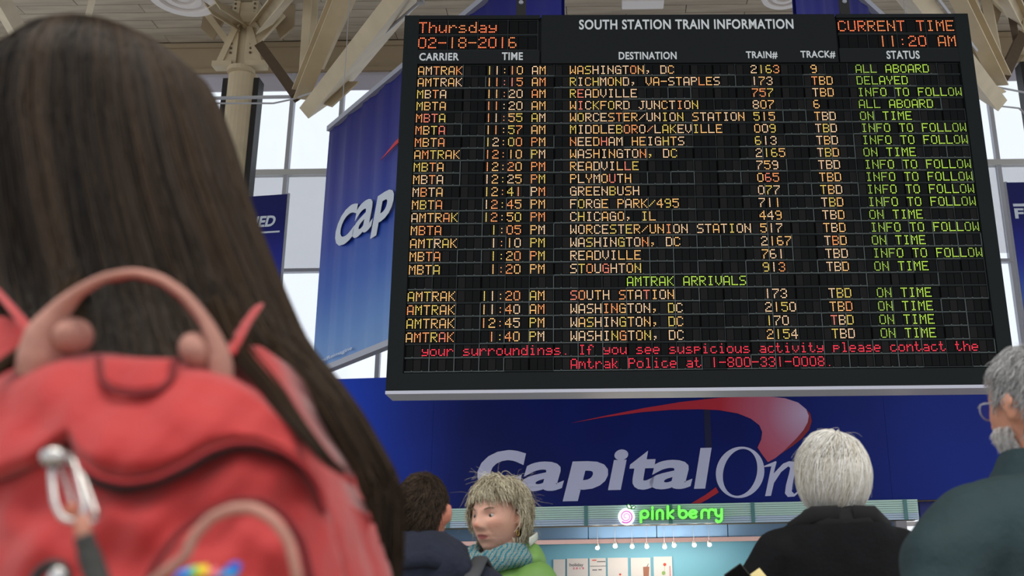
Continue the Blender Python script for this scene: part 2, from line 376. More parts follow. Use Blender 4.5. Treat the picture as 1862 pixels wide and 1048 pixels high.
# ------------------------------------------------------------------ banners of the bank
def banner_stops(): return [(0, srgb(120, 160, 214)), (.12, srgb(96, 140, 206)), (.3, srgb(52, 96, 184)), (.5, srgb(36, 62, 158)), (.72, srgb(44, 48, 134)), (1, srgb(34, 34, 104))]
Ya = 17.0
A = at(600, 240, Ya); z0b = at(597, 678, Ya).z
B = atz(735, 128, A.z); yawL = math.atan2(B.y - A.y, B.x - A.x)
PL = Plane((A.x, A.y, 0), yawL); uN, _ = PL.hit(1020, 60)
print('banner L', A, B, math.degrees(yawL), uN, PL.w(uN, 0))
def hang_banner(P, u0, u1, z0, z1, name, label, bottom_panel=True):
    b = empty(name, P.w((u0 + u1) / 2, z0), label=label, cat='banner', group='tall hanging bank banners')
    inv = Matrix.Translation(-b.location)
    mb = MB(); n = 60; h = z1 - z0
    vs = []; fs = []
    for i in range(n + 1):
        u = u0 + (u1 - u0) * i / n
        for j in range(9):
            z = z0 + h * j / 8; o = .02 * sin(u * 9.0) + .012 * sin(u * 21 + j * .3)
            vs.append(inv @ P.w(u, z, o))
    for i in range(n):
        for j in range(8): fs.append((i * 9 + j, (i + 1) * 9 + j, (i + 1) * 9 + j + 1, i * 9 + j + 1))
    k = len(vs); vs += [v - P.n * .05 for v in vs]; fs += [tuple(x + k for x in f[::-1]) for f in fs]
    mb.add(vs, fs)
    mt = ramp_mat('banner_print', 2, banner_stops(), .45, lo=0, hi=h, wig=.12, nscale=.5)
    mb.build('fabric', mt, b, smooth=True)
    MB().beam(inv @ P.w(u0, z1 + .05, 0), inv @ P.w(u1, z1 + .05, 0), .14, .1).build('top_rail', m_alu, b)
    MB().beam(inv @ P.w(u0, z0 - .04, 0), inv @ P.w(u1, z0 - .04, 0), .14, .1).build('bottom_rail', m_alu, b)
    for u in (u0 + .5, u1 - .5):
        MB().tube([inv @ P.w(u, z1, 0), inv @ P.w(u, CEILZ, 0)], .008, 6).build('hanging_wire', m_cable, b)
    return b, inv
b1, inv1 = hang_banner(PL, 0, uN, z0b, A.z, 'hanging_banner', 'tall hanging blue banner with large slanted white letters, left of the departure board')
def on(P, inv, mb): mb.v = [tuple(inv @ Vector(v)) for v in mb.v]; return mb
for ch, x0, ya0, x1, ya1 in (('C', 613, 452, 656, 371), ('a', 645, 434, 685, 361), ('p', 678, 432, 722, 344)):
    # left-bottom and right-top corners of each letter on the banner's plane
    u0, _ = PL.hit(x0, ya0); u1, _ = PL.hit(x1, ya1)
    mid = (x0 + x1) / 2
    zlo = PL.hit(x0 + 10, ya0 - 2)[1]; zhi = PL.hit(x1 - 8, ya1)[1]
    mb = MB(); lettering(mb, ch, PL, u0, zlo, u1, zhi, off=.05, bold=.02 if ch == 'a' else .04, shear=.2)
    on(PL, inv1, mb).build('letter', m_letterg, b1, label='white letter %s' % ch)
u0, z = PL.hit(600, 655); u1, z2_ = PL.hit(645, 634)
mb = lettering(MB(), '.com/Reimagine', PL, u0 - .55, PL.hit(600, 657)[1], u1, PL.hit(640, 632)[1], off=.05, bold=.01)
on(PL, inv1, mb).build('web_address', m_letterg, b1, label='white web address ending com/Reimagine')
mb = MB(); a = PL.hit(697, 293); c_ = PL.hit(724, 262); e_ = PL.hit(800, 190)
mb.prism([a, (c_[0], c_[1] - .04), (e_[0], e_[1] - .12), (e_[0], e_[1] + .05), (c_[0], c_[1] + .03)], PL, .045, .01)
on(PL, inv1, mb).build('red_swoosh', m_red, b1, label='thin red swoosh tip')
# right banner, seen only above the board
Aa = atz(1560, 0, A.z); Bb = atz(1589, 26, A.z); yawR = math.atan2(Bb.y - Aa.y, Bb.x - Aa.x)
PR = Plane((Aa.x, Aa.y, 0), yawR); uL, _ = PR.hit(1446, 10)
print('banner R', Aa, Bb, math.degrees(yawR), uL)
b2, inv2 = hang_banner(PR, uL, uL + 4.2, z0b, A.z, 'hanging_banner', 'tall hanging blue banner mostly hidden behind the right of the departure board')

# small pylon banners in front of the glazing
def pylon(P, u0, u1, z0, z1, label, txt, tb, line, shear=.2):
    b = empty('pylon_banner', P.w((u0 + u1) / 2, z0), label=label, cat='banner', group='small blue banners at the glazed wall')
    inv = Matrix.Translation(-b.location)
    mb = MB(); mb.add([inv @ P.w(u, z, o) for u in (u0, u1) for z in (z0, z1) for o in (0, -.12)], [(0, 4, 6, 2), (1, 3, 7, 5), (0, 2, 3, 1), (4, 5, 7, 6), (0, 1, 5, 4), (2, 6, 7, 3)])
    mb.build('panel', ramp_mat('pylon_print', 2, [(0, srgb(120, 170, 225)), (.2, srgb(70, 110, 200)), (.55, srgb(36, 44, 150)), (.8, srgb(20, 22, 100)), (1, srgb(22, 26, 90))], .5, lo=0, hi=z1 - z0), b)
    on(P, inv, lettering(MB(), txt, P, *tb, off=.01, bold=.035, shear=shear)).build('lettering', m_letterg, b, label='white words ' + txt)
    on(P, inv, MB().prism([(line[0], line[1]), (line[2], line[1]), (line[2], line[3]), (line[0], line[3])], P, .002, .01)).build('white_rule', m_letterg, b)
    for u in (u0, u1):
        MB().tube([inv @ P.w(u, -0, -.06), inv @ P.w(u, z1 + .03, -.06)], .045, 8).build('post', m_alu, b)
PP = Plane((at(522, 353, 21.5).x, 21.5, 0), R(-8))
h = PP.hit
pylon(PP, -2.6, 0, h(510, 640)[1], h(520, 353)[1], 'small blue banner lettered REIMAGINED, half hidden by the long dark hair', 'REIMAGINED', (h(447, 411)[0] - 1.25, h(470, 414)[1], h(502, 394)[0], h(495, 392)[1]), (-2.3, h(490, 424)[1], -.1, h(490, 421)[1]))
PQ = Plane((at(1830, 331, 20.4).x, 20.4, 0), R(0))
h = PQ.hit
pylon(PQ, 0, 2.6, h(1850, 640)[1], h(1832, 332)[1], 'small blue banner lettered FE at the right frame edge', 'FEARLESS', (h(1846, 398)[0], h(1855, 398)[1], h(1846, 398)[0] + 1.9, h(1855, 379)[1]), (h(1842, 375)[0], h(1842, 376)[1], 2.5, h(1842, 371)[1]), 0)

def pbox(P, u0, u1, z0, z1, o0, o1): return MB().add([P.w(u, z, o) for u in (u0, u1) for z in (z0, z1) for o in (o1, o0)], [(0, 4, 6, 2), (1, 3, 7, 5), (0, 2, 3, 1), (4, 5, 7, 6), (0, 1, 5, 4), (2, 6, 7, 3)])
# ------------------------------------------------------------------ wall with the large bank sign, above the shop
SH = Plane(at(1105, 935, 22.0) * 1, R(-5)); SH.p.z = 0
h = SH.hit
zs0 = h(1200, 919)[1]; zs1 = h(1105, 674)[1]
uL_, uR_ = h(500, 800)[0], h(1960, 800)[0]
wb = empty('wall_sign', SH.w(0, zs0), label='wide dark blue bank sign on the wall above the shop', cat='sign')
inv3 = Matrix.Translation(-wb.location)
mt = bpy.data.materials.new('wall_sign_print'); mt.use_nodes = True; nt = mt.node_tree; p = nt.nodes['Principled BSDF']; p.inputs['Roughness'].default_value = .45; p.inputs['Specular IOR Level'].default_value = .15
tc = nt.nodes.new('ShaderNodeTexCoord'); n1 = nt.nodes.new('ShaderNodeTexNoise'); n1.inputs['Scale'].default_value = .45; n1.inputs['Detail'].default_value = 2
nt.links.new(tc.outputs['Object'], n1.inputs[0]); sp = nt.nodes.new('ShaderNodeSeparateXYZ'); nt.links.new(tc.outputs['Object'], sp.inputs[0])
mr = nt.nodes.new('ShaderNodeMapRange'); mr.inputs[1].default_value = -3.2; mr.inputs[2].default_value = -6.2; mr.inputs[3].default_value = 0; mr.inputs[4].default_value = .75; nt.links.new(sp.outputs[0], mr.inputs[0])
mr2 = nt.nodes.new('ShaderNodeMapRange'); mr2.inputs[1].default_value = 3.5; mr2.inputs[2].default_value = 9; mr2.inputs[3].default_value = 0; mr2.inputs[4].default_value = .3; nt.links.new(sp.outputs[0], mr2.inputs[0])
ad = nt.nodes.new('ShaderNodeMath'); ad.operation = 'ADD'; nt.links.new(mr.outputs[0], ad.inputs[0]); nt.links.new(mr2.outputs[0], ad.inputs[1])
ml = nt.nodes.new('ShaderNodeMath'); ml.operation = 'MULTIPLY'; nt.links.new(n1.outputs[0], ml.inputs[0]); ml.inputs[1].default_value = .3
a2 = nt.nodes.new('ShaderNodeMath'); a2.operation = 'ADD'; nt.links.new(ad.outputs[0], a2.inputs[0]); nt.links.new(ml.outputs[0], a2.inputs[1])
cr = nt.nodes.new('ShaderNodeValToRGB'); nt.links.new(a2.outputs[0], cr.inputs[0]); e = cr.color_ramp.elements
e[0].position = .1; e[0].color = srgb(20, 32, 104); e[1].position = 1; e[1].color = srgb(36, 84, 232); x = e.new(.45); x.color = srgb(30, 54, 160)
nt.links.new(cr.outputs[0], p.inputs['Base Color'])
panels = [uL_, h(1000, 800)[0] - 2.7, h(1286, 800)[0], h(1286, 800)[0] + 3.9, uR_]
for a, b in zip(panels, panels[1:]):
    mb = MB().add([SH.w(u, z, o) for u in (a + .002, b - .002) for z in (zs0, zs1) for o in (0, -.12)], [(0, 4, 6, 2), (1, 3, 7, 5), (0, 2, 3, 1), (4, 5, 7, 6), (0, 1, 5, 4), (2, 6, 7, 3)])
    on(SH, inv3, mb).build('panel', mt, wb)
def wsign(pts, m, name, off=.0, label=None, th=.008):
    o = on(SH, inv3, MB().prism([h(*q) for q in pts], SH, off, th)).build(name, m, wb, label=label); return o
c8 = lambda x, y: (860 + x / 2.909, 700 + y / 2.909)
for ch, x0, y0, x1, y1 in (('C', 25, 347, 280, 565), ('a', 255, 407, 482, 563), ('p', 475, 405, 715, 615), ('i', 713, 343, 823, 557), ('t', 828, 350, 968, 556), ('a', 933, 398, 1160, 553), ('l', 1165, 335, 1267, 550)):
    A0 = h(*c8(x0, (y0 + y1) / 2)); A1 = h(*c8(x1, (y0 + y1) / 2)); zl = h(*c8((x0 + x1) / 2, y1))[1]; zh = h(*c8((x0 + x1) / 2, y0))[1]
    on(SH, inv3, lettering(MB(), ch, SH, A0[0], zl, A1[0], zh, off=.012, bold={'a': .03, 'i': .045, 'l': .045, 't': .04}.get(ch, .055), shear=.17)).build('letter', m_letter, wb, label='pale bold letter ' + ch)
on(SH, inv3, pbox(SH, h(1280, 760)[0], h(1292, 760)[0], h(1286, 814)[1], zs1, 0, .004)).build('navy_strip', mat('dark_navy', srgb(12, 18, 70), .5), wb, label='dark vertical strip')  # narrow strip of darker navy down the sign
# thin serif O, n, e
cx, cy = 1413, 464; ring = MB(); N = 48; o1 = []; o2 = []
for i in range(N):
    t = 2 * pi * i / N
    X, Y = 128 * cos(t), 136 * sin(t); o1.append(h(*c8(cx + X - Y * .06, cy + Y)))
    X, Y = 90 * cos(t) , 124 * sin(t); o2.append(h(*c8(cx + X * 1.0 - Y * .13, cy + Y)))
ring.add([SH.w(a, b, .012) for a, b in o1] + [SH.w(a, b, .012) for a, b in o2], [(i, i + N, (i + 1) % N + N, (i + 1) % N) for i in range(N)])
on(SH, inv3, ring).build('letter', m_letter, wb, label='pale serif letter O')
npts = [(1540, 430), (1600, 405), (1606, 408), (1590, 470), (1640, 418), (1672, 405), (1700, 408), (1712, 430), (1700, 480), (1690, 530), (1686, 565), (1700, 578), (1722, 560), (1728, 566), (1700, 592), (1665, 594), (1650, 575), (1656, 530), (1672, 470), (1678, 440), (1668, 432), (1630, 462), (1592, 520), (1576, 588), (1545, 590), (1578, 432), (1542, 436)]
wsign([c8(*q) for q in npts], m_letter, 'letter', .005, 'pale serif letter n')
ep = [(1790, 480), (1850, 470), (1862, 430), (1840, 408), (1800, 412), (1765, 450), (1752, 510), (1765, 565), (1800, 588), (1840, 575), (1862, 545), (1856, 540), (1825, 560), (1798, 552), (1784, 520)]
wsign([c8(*q) for q in ep], m_letter, 'letter', .005, 'pale serif letter e')
sw_out = [(520, 203), (700, 165), (900, 125), (1100, 92), (1300, 70), (1450, 62), (1560, 63), (1650, 72), (1720, 95), (1762, 130), (1776, 165), (1770, 200), (1748, 240), (1710, 285), (1650, 345), (1600, 388), (1560, 410)]
sw_in = [(1530, 370), (1505, 333), (1525, 290), (1530, 250), (1515, 215), (1470, 180), (1400, 152), (1300, 135), (1200, 130), (1050, 133), (900, 145), (700, 172)]
m_sw = bpy.data.materials.new('swoosh_print'); m_sw.use_nodes = True; nt = m_sw.node_tree; p = nt.nodes['Principled BSDF']
tc = nt.nodes.new('ShaderNodeTexCoord'); vm = nt.nodes.new('ShaderNodeVectorMath'); vm.operation = 'DISTANCE'; nt.links.new(tc.outputs['Object'], vm.inputs[0])
q = inv3 @ SH.w(*h(*c8(1765, 150))); vm.inputs[1].default_value = q
mr = nt.nodes.new('ShaderNodeMapRange'); mr.inputs[1].default_value = 0; mr.inputs[2].default_value = 1.9; nt.links.new(vm.outputs['Value'], mr.inputs[0])
cr = nt.nodes.new('ShaderNodeValToRGB'); nt.links.new(mr.outputs[0], cr.inputs[0]); e = cr.color_ramp.elements
e[0].color = srgb(214, 190, 226); e[1].color = srgb(208, 40, 62); x = e.new(.45); x.color = srgb(206, 110, 140)
nt.links.new(cr.outputs[0], p.inputs['Base Color'])
wsign([c8(*q) for q in sw_out + sw_in], m_sw, 'red_swoosh', .008, 'red swoosh fading to pale pink')
wsign([c8(*q) for q in [(1762, 130), (1785, 155), (1792, 195), (1778, 240), (1740, 285), (1690, 325), (1620, 372), (1560, 412), (1600, 384), (1650, 341), (1706, 285), (1746, 240), (1768, 200), (1774, 165)]], m_darkred, 'swoosh_edge', .006, 'dark red edge of the swoosh')
wsign([c8(*q) for q in [(1155, 628), (1230, 583), (1285, 543), (1300, 570), (1240, 608), (1205, 627)]], m_red, 'swoosh_tail', .012, 'red swoosh tail')

# ------------------------------------------------------------------ shop below
zF1 = h(1300, 917)[1]; zF0 = h(1300, 953)[1]; uA, uB = h(640, 930)[0], h(1665, 925)[0]
ww = MB().add([SH.w(u, z, o) for u in (uL_ - 2, uR_) for z in (zs0 - .02, zs1 - .3) for o in (-.13, -.5)], [(0, 4, 6, 2), (1, 3, 7, 5), (0, 2, 3, 1), (4, 5, 7, 6), (0, 1, 5, 4), (2, 6, 7, 3)]).build('wall_shop', m_tanw, kind='structure')
m_blue = mat('navy_painted_wall', srgb(30, 42, 140), .5)
MB().add([SH.w(u, z, o) for u in (uB + .15, uR_) for z in (0, zs0) for o in (-.3, -.5)], [(0, 4, 6, 2), (1, 3, 7, 5), (0, 2, 3, 1), (4, 5, 7, 6), (0, 1, 5, 4), (2, 6, 7, 3)]).build('wall_side', m_blue, kind='structure')
fa = empty('shop_fascia', SH.w((uA + uB) / 2, zF0, .2), label='pale green and blue slatted fascia above the frozen yogurt shop', cat='fascia')
invf = Matrix.Translation(-fa.location)
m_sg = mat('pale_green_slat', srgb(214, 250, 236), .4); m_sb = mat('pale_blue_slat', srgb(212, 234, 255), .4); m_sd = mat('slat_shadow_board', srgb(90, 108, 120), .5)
n = 9; sl = (zF1 - zF0) / n
xs = [uA + (uB - uA) * i / 7 for i in range(8)]
for i in range(n):
    z = zF1 - (i + .5) * sl; m_ = m_sg if i < 6 else m_sb
    for a, b in zip(xs, xs[1:]):
        MB().beam(invf @ SH.w(a, z, .2), invf @ SH.w(b, z, .2), .09, sl * .84, side=tuple(SH.n)).build('slat', m_, fa)
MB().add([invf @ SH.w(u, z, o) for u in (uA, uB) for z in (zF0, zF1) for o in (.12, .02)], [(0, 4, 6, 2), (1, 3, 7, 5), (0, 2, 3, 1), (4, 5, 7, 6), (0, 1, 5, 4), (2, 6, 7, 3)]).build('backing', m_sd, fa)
m_br = mat('slat_bracket', srgb(96, 150, 150), .4)
for px in (820, 945, 1068, 1220, 1368, 1643):
    u = h(px, 935)[0]; MB().beam(invf @ SH.w(u, zF0, .25), invf @ SH.w(u, zF1, .25), .03, .08, side=tuple(SH.n)).build('slat_bracket', m_br, fa)
# illuminated sign: round swirl logo and rounded green letters
m_glow = mat('lit_green_acrylic', srgb(120, 240, 110), .4, emit=srgb(120, 235, 90), es=.9)
m_gedge = mat('deep_green_return', srgb(30, 140, 40), .4, emit=srgb(20, 130, 20), es=.35)
m_wglow = mat('lit_white_acrylic', srgb(240, 240, 250), .4, emit=(1, .98, 1, 1), es=.8); m_pglow = mat('lit_pink_acrylic', srgb(210, 110, 190), .4, emit=srgb(205, 90, 185), es=.8)
ss = empty('shop_sign', SH.w(h(1220, 937)[0], zF0, .3), label='glowing green shop name sign with round pink swirl fruit logo', cat='sign')
invs = Matrix.Translation(-ss.location)
c10 = lambda x, y: h(1000 + x / 4.655, 860 + y / 4.655)
def stroke(pts, r, m, off, name, label=None, edge=True):
    P3 = [invs @ SH.w(*c10(*q), off) for q in pts]
    # resample smooth
    o = MB().tube(P3, r, 8)
    for k_ in (0, -1): o.ell(P3[k_], (r, r, r), nu=8, nv=6)
    if edge:
        o2 = MB().tube([v - SH.n * .05 for v in P3], r * 1.22, 8)
        for k_ in (0, -1): o2.ell(P3[k_] - SH.n * .05, (r * 1.22,) * 3, nu=8, nv=6)
        k = len(o.v); o.v += o2.v; o.f += [tuple(i + k for i in f) for f in o2.f]; o.m += [1] * len(o2.f)
    return o
def arc(cx, cy, rx, ry, a0, a1, n=14): return [(cx + rx * cos(R(a0 + (a1 - a0) * i / n)), cy - ry * sin(R(a0 + (a1 - a0) * i / n))) for i in range(n + 1)]
r_ = .030
LET = {'p': [[(778, 425), (778, 345)], arc(808, 360, 30, 30, 0, 360, 20)], 'i': [[(874, 332), (874, 398)], [(874, 305), (874, 308)]],
       'n': [[(912, 398), (912, 350)] + arc(936, 350, 24, 24, 180, 0) + [(960, 398)]], 'k': [[(1002, 296), (1002, 394)], [(1046, 330), (1010, 362), (1046, 392)]],
       'b': [[(1096, 296), (1096, 355)], arc(1128, 360, 31, 31, 0, 360, 20)], 'e': [[(1184, 364), (1244, 350)] + arc(1214, 359, 32, 31, 18, 318, 18)],
       'r': [[(1284, 392), (1284, 348)] + arc(1310, 350, 26, 27, 175, 50, 7)], 'r2': [[(1342, 390), (1342, 346)] + arc(1366, 347, 25, 27, 175, 50, 7)],
       'y': [[(1400, 322), (1400, 348)] + arc(1425, 350, 25, 26, 180, 360, 10) , [(1450, 318), (1450, 395)] + arc(1426, 398, 24, 26, 0, -150, 8)]}
for ch, sts in LET.items():
    big = MB()
    for st in sts:
        o = stroke(st, r_, m_glow, .36, ch); k = len(big.v); big.v += o.v; big.f += [tuple(i + k for i in f) for f in o.f]; big.m += o.m
    big.build('sign_letter', [m_glow, m_gedge], ss, smooth=True, label='glowing green letter ' + ch[0])
cu, cz = c10(656, 380)
RO = abs(c10(726, 380)[0] - cu)
X = Matrix.Translation(invs @ SH.w(cu, cz, .32)) @ SH.mat().to_3x3().to_4x4()
MB().lathe([(.001, .06), (RO * .96, .06), (RO, .03), (RO, -.06), (.001, -.06)], 40, X).build('logo_disc', m_wglow, ss, label='glowing white round logo disc')
sp_ = [(656 + (8 + 47 * (t / 34) ** .8) * cos(.40 * t + 1.2), 380 + (8 + 47 * (t / 34) ** .8) * sin(.40 * t + 1.2)) for t in range(35)]
MB().tube([invs @ SH.w(*c10(*q), .39) for q in sp_], [.006 + .009 * (i / 34) ** 2 for i in range(35)], 6).build('logo_swirl', m_pglow, ss, label='pink spiral line')
for lf in ([(700, 318), (672, 312), (662, 290), (674, 276), (694, 290)], [(700, 318), (704, 300), (722, 290), (734, 298), (724, 316)]):
    MB().prism([c10(*q) for q in lf], SH, .34, .05).build('logo_leaf', m_wglow, None)
    o = COL.objects[-1]; o.parent = ss; o.data.transform(invs); o['label'] = 'white leaf of the logo'
    pts = [invs @ SH.w(*c10(*q), .40) for q in lf + lf[:1]]; MB().tube(pts, .012, 5).build('leaf_outline', m_gedge, ss)

# shop interior
m_aqua = ramp_mat('aqua_wall', 2, [(0, srgb(140, 208, 220)), (1, srgb(128, 196, 236))], .4, lo=0, hi=3)
m_aqua2 = mat('pale_blue_bulkhead', srgb(136, 180, 230), .4)
SB = Plane(SH.w(0, 0, -2.6), R(-5)); g = SB.hit
uE = g(1640, 1000)[0]
pbox(SH, uA - 3, uE, 3.38, 3.5, -.14, -2.6).build('ceiling_shop', m_tanw, kind='structure')
pbox(SH, uA - 3, uA - 2.9, 0, 3.4, -.14, -2.6).build('wall_shop_left', m_tanw, kind='structure')
pbox(SB, uA - 1, uE, 0, 3.4, -.15, 0).build('wall_shop_back', m_aqua, kind='structure')
zr = g(1200, 983)[1]
bk = empty('bulkhead', SB.w((uA + uE) / 2, zr, .4), label='pale blue shop bulkhead with a copper edge rail', cat='bulkhead')
iv = Matrix.Translation(-bk.location)
js = [uA - 1, g(920, 980)[0], g(1074, 980)[0], g(1196, 980)[0], g(1323, 980)[0], g(1450, 980)[0], uE]
for a, b in zip(js, js[1:]): on(SB, iv, pbox(SB, a + .01, b - .01, zr, 3.4, 0.02, .5)).build('panel', m_aqua2, bk)
on(SB, iv, pbox(SB, uA - 1, uE, zr - .07, zr + .03, .0, .56)).build('edge_rail', mat('copper_trim', srgb(198, 160, 150), .14, metal=.85), bk, label='copper coloured edge rail')
# spots
m_bulb = mat('lit_spot_lens', (1, 1, 1, 1), .3, emit=(1, .93, .82, 1), es=8)
sx = [(402, 638, .6), (552, 622, 1.5), (696, 628, .9), (820, 628, 1), (971, 630, .8), (1052, 618, 1.2), (1222, 615, 1), (1350, 612, 1)]
names = ['first', 'second', 'third', 'fourth', 'fifth', 'sixth', 'seventh', 'eighth']
for i, (x, y, s) in enumerate(sx):
    px, py = 1000 + x / 4.655, 860 + y / 4.655; u, z = Plane(SB.w(0, 0, .9), R(-5)).hit(px, py)
    q = SB.w(u, z, .9)
    L = empty('spotlight', q, label='small glowing shop spotlight, %s from the left under the rail' % names[i], cat='spotlight', group='spotlights inside the shop')
    Xr = Matrix.Rotation(R(65), 4, 'X')
    MB().lathe([(.001, .16), (.035, .16), (.05, 0), (.04, -.0)], 12, Matrix.Rotation(R(-60), 4, 'X')).build('lamp_shade', m_white, L)
    MB().ell((0, -.02, 0), (.034 * s, .03, .034 * s), nu=10, nv=6).build('bulb', m_bulb, L)
    MB().tube([(0, .1, .08), (0, .1, 3.385 - z)], .004, 6).build('stem', m_alu, L)
    l = bpy.data.lights.new('spot_bulb', 'POINT'); l.energy = 11; l.color = (1, .9, .75); l.shadow_soft_size = .05
    lo = bpy.data.objects.new('spot_bulb', l); COL.objects.link(lo); lo.parent = L; lo.location = (0, -.12, -.02)
# posters
m_paper = mat('white_poster_paper', srgb(232, 230, 232), .6); m_ink = mat('grey_ink', srgb(110, 110, 118), .6); m_pink = mat('pink_ink', srgb(226, 96, 130), .6)
m_choc = mat('brown_ink', srgb(170, 116, 96), .6); m_gr = mat('green_ink', srgb(150, 190, 110), .6); m_or = mat('red_ink', srgb(214, 84, 70), .6)
PO = Plane(SB.w(0, 0, .02), R(-5)); q_ = PO.hit
cc = lambda x, y: q_(1000 + x / 4.655, 860 + y / 4.655)
def rect(x0, y0, x1, y1, zlow=None):
    a = cc(x0, y0); b = cc(x1, y1); return [(a[0], b[1]), (b[0], b[1]), (b[0], a[1]), (a[0], a[1])]
plabels = ['plain white poster at the left end, half behind the green jacket', 'white poster headed holiday in the shop', 'white poster with small grey printed lines in the shop', 'white poster with a small red berry in the shop', 'white poster with a tall brown drink in the shop', 'white poster with a red flower and green leaf in the shop']
for i, (x0, x1, y0) in enumerate(((30, 130, 735), (145, 325, 728), (335, 478, 725), (488, 668, 722), (684, 862, 722), (876, 1048, 712))):
    a = cc(x0, y0); b = cc(x1, 1200); 
    P_ = empty('menu_poster', PO.w((a[0] + b[0]) / 2, b[1]), label=plabels[i], cat='poster', group='white posters on the shop wall'); iv = Matrix.Translation(-P_.location)
    on(PO, iv, pbox(PO, a[0], b[0], b[1], a[1], 0, .02)).build('sheet', m_paper, P_)
    def ink(pts, m, nm, lb=None): on(PO, iv, MB().prism(pts, PO, .02, .004)).build(nm, m, P_, label=lb)
    if i == 1:
        e = rect(168, 768, 285, 800); on(PO, iv, lettering(MB(), 'holiday', PO, e[0][0], e[0][1], e[1][0], e[2][1], off=.028, bold=.01)).build('heading', m_ink, P_, label='grey word holiday')
        e = rect(195, 802, 290, 818); on(PO, iv, lettering(MB(), '2 0 1 5', PO, e[0][0], e[0][1], e[1][0], e[2][1], off=.028)).build('small_heading', m_pink, P_)
    if i == 2:
        for r4 in ((358, 738, 395, 746), (400, 750, 470, 757), (360, 820, 400, 828), (410, 818, 440, 826)): ink(rect(*r4), m_ink if r4[0] != 358 else m_or, 'printed_line')
        ink(rect(340, 790, 476, 793), m_ink, 'printed_line')
    if i == 3: ink([cc(595 + 10 * cos(t), 862 + 10 * sin(t)) for t in [6.283 - k * .785 for k in range(8)]], m_or, 'printed_berry')
    if i == 4: ink([cc(788, 798), cc(794, 900), cc(836, 900), cc(842, 796)], m_choc, 'printed_cup'); ink([cc(818, 796), cc(832, 770), cc(836, 772), cc(826, 797)], m_ink, 'printed_straw')
    if i == 5:
        ink([cc(972 + 14 * cos(t), 778 + 14 * sin(t)) for t in [6.283 - k * .785 for k in range(8)]], m_or, 'printed_flower')
        ink(rect(970, 790, 974, 860), m_gr, 'printed_stem'); ink([cc(962 + 16 * cos(t), 850 + 18 * sin(t)) for t in [6.283 - k * .785 for k in range(8)]], m_gr, 'printed_leaf'); ink(rect(1012, 790, 1022, 900), m_pink, 'printed_line')
# end frame of the shopfront
pf = empty('shopfront_post', SH.w(h(1643, 1000)[0], 0, .02), label='grey metal post at the right end of the shopfront', cat='post'); iv = Matrix.Translation(-pf.location)
a, b = h(1629, 990)[0], h(1648, 990)[0]
on(SH, iv, pbox(SH, a, b, 0, zF0 - .02, -.1, .25)).build('post', mat('warm_grey_metal', srgb(158, 154, 160), .4), pf)
on(SH, iv, pbox(SH, a - .28, a, 0, zF0 - .12, -.3, .02)).build('side_panel', m_aqua2, pf)
on(SH, iv, pbox(SH, b - .1, b + .3, zF0 - .12, zF0 - .04, -.1, .2)).build('arm', m_white, pf)
# solid cover behind the fascia and lintel above shop opening
pbox(SH, uA - 3, uB, zF0, zs0 + .1, -.4, -.14).build('trim_1', m_tanw, kind='structure')
# ------------------------------------------------------------------ departure board
F5 = {'0': '3E4141413E', '1': '00007F0000', '2': '6251494946', '3': '2241494936', '4': '1814127F10', '5': '2745454539', '6': '3E49494930', '7': '0171090503',
 '8': '3649494936', '9': '064949493E', 'A': '7E1111117E', 'B': '7F49494936', 'C': '3E41414122', 'D': '7F4141413E', 'E': '7F49494941', 'F': '7F09090901', 'G': '3E4149497A',
 'H': '7F0808087F', 'I': '00417F4100', 'J': '2040413F01', 'K': '7F08142241', 'L': '7F40404040', 'M': '7F020C027F', 'N': '7F0408107F', 'O': '3E4141413E', 'P': '7F09090906',
 'R': '7F09192946', 'S': '4649494931', 'T': '01017F0101', 'U': '3F4040403F', 'V': '1F2040201F', 'W': '7F2018207F', 'X': '6314081463', 'Y': '0708700807', '-': '0808080808',
 ':': '0000240000', ',': '0050300000', '.': '0000400000', '/': '2010080402', 'a': '2054545478', 'c': '3844444420', 'd': '384444487F', 'e': '3854545418', 'f': '087E090102',
 'g': '4854545438', 'h': '7F08040478', 'i': '00447D4000', 'k': '7F10284400', 'l': '00417F4000', 'm': '7C04180478', 'n': '7C08040478', 'o': '3844444438', 'p': '7C14141408',
 'r': '7C08040408', 's': '4854545420', 't': '043F444020', 'u': '3C4040207C', 'v': '1C2040201C', 'y': '4C5050503C'}
BY = 10.0
TLp, TRp, BLp, BRp = (759.5, 119), (1743, 114.5), (736, 678.5), (1815, 667)
BP = Plane(at(1105, 400, BY), R(1.1)); BP.p.z = 0
hb = BP.hit
tl, tr, bl, br = hb(*TLp), hb(*TRp), hb(*BLp), hb(*BRp)
print('grid corners', tl, tr, bl, br)
gu0 = (tl[0] + bl[0]) / 2; gu1 = (tr[0] + br[0]) / 2; gz1 = (tl[1] + tr[1]) / 2; gz0 = (bl[1] + br[1]) / 2
gw, gh = gu1 - gu0, gz1 - gz0
print('grid size', gw, gh, 'ratio dots', (gh / 24) / (gw / 72 / 6))
hz1 = (hb(737, 30)[1] + hb(1759, 26)[1]) / 2; hz0 = (hb(701.5, 712)[1] + hb(1848, 700)[1]) / 2
hu0 = (hb(737, 30)[0] + hb(701.5, 712)[0]) / 2; hu1 = (hb(1759, 26)[0] + hb(1848, 700)[0]) / 2
DEP = .36
m_house = mat('charcoal_housing', srgb(33, 37, 38), .6, noise=.05, nscale=1, spec=.08)
m_house2 = mat('charcoal_header', srgb(34, 37, 39), .6, spec=.08)
m_cell = mat('black_led_face', srgb(19, 20, 21), .6, spec=.08)
m_cell2 = mat('black_led_face_worn', srgb(30, 29, 30), .6, spec=.1)
m_gridl = mat('grey_module_edge', srgb(84, 92, 92), .5, spec=.2)
m_gridd = mat('dark_module_edge', srgb(46, 51, 52), .5, spec=.1)
m_slot = mat('slot_black', srgb(8, 8, 9), .8, spec=.05)
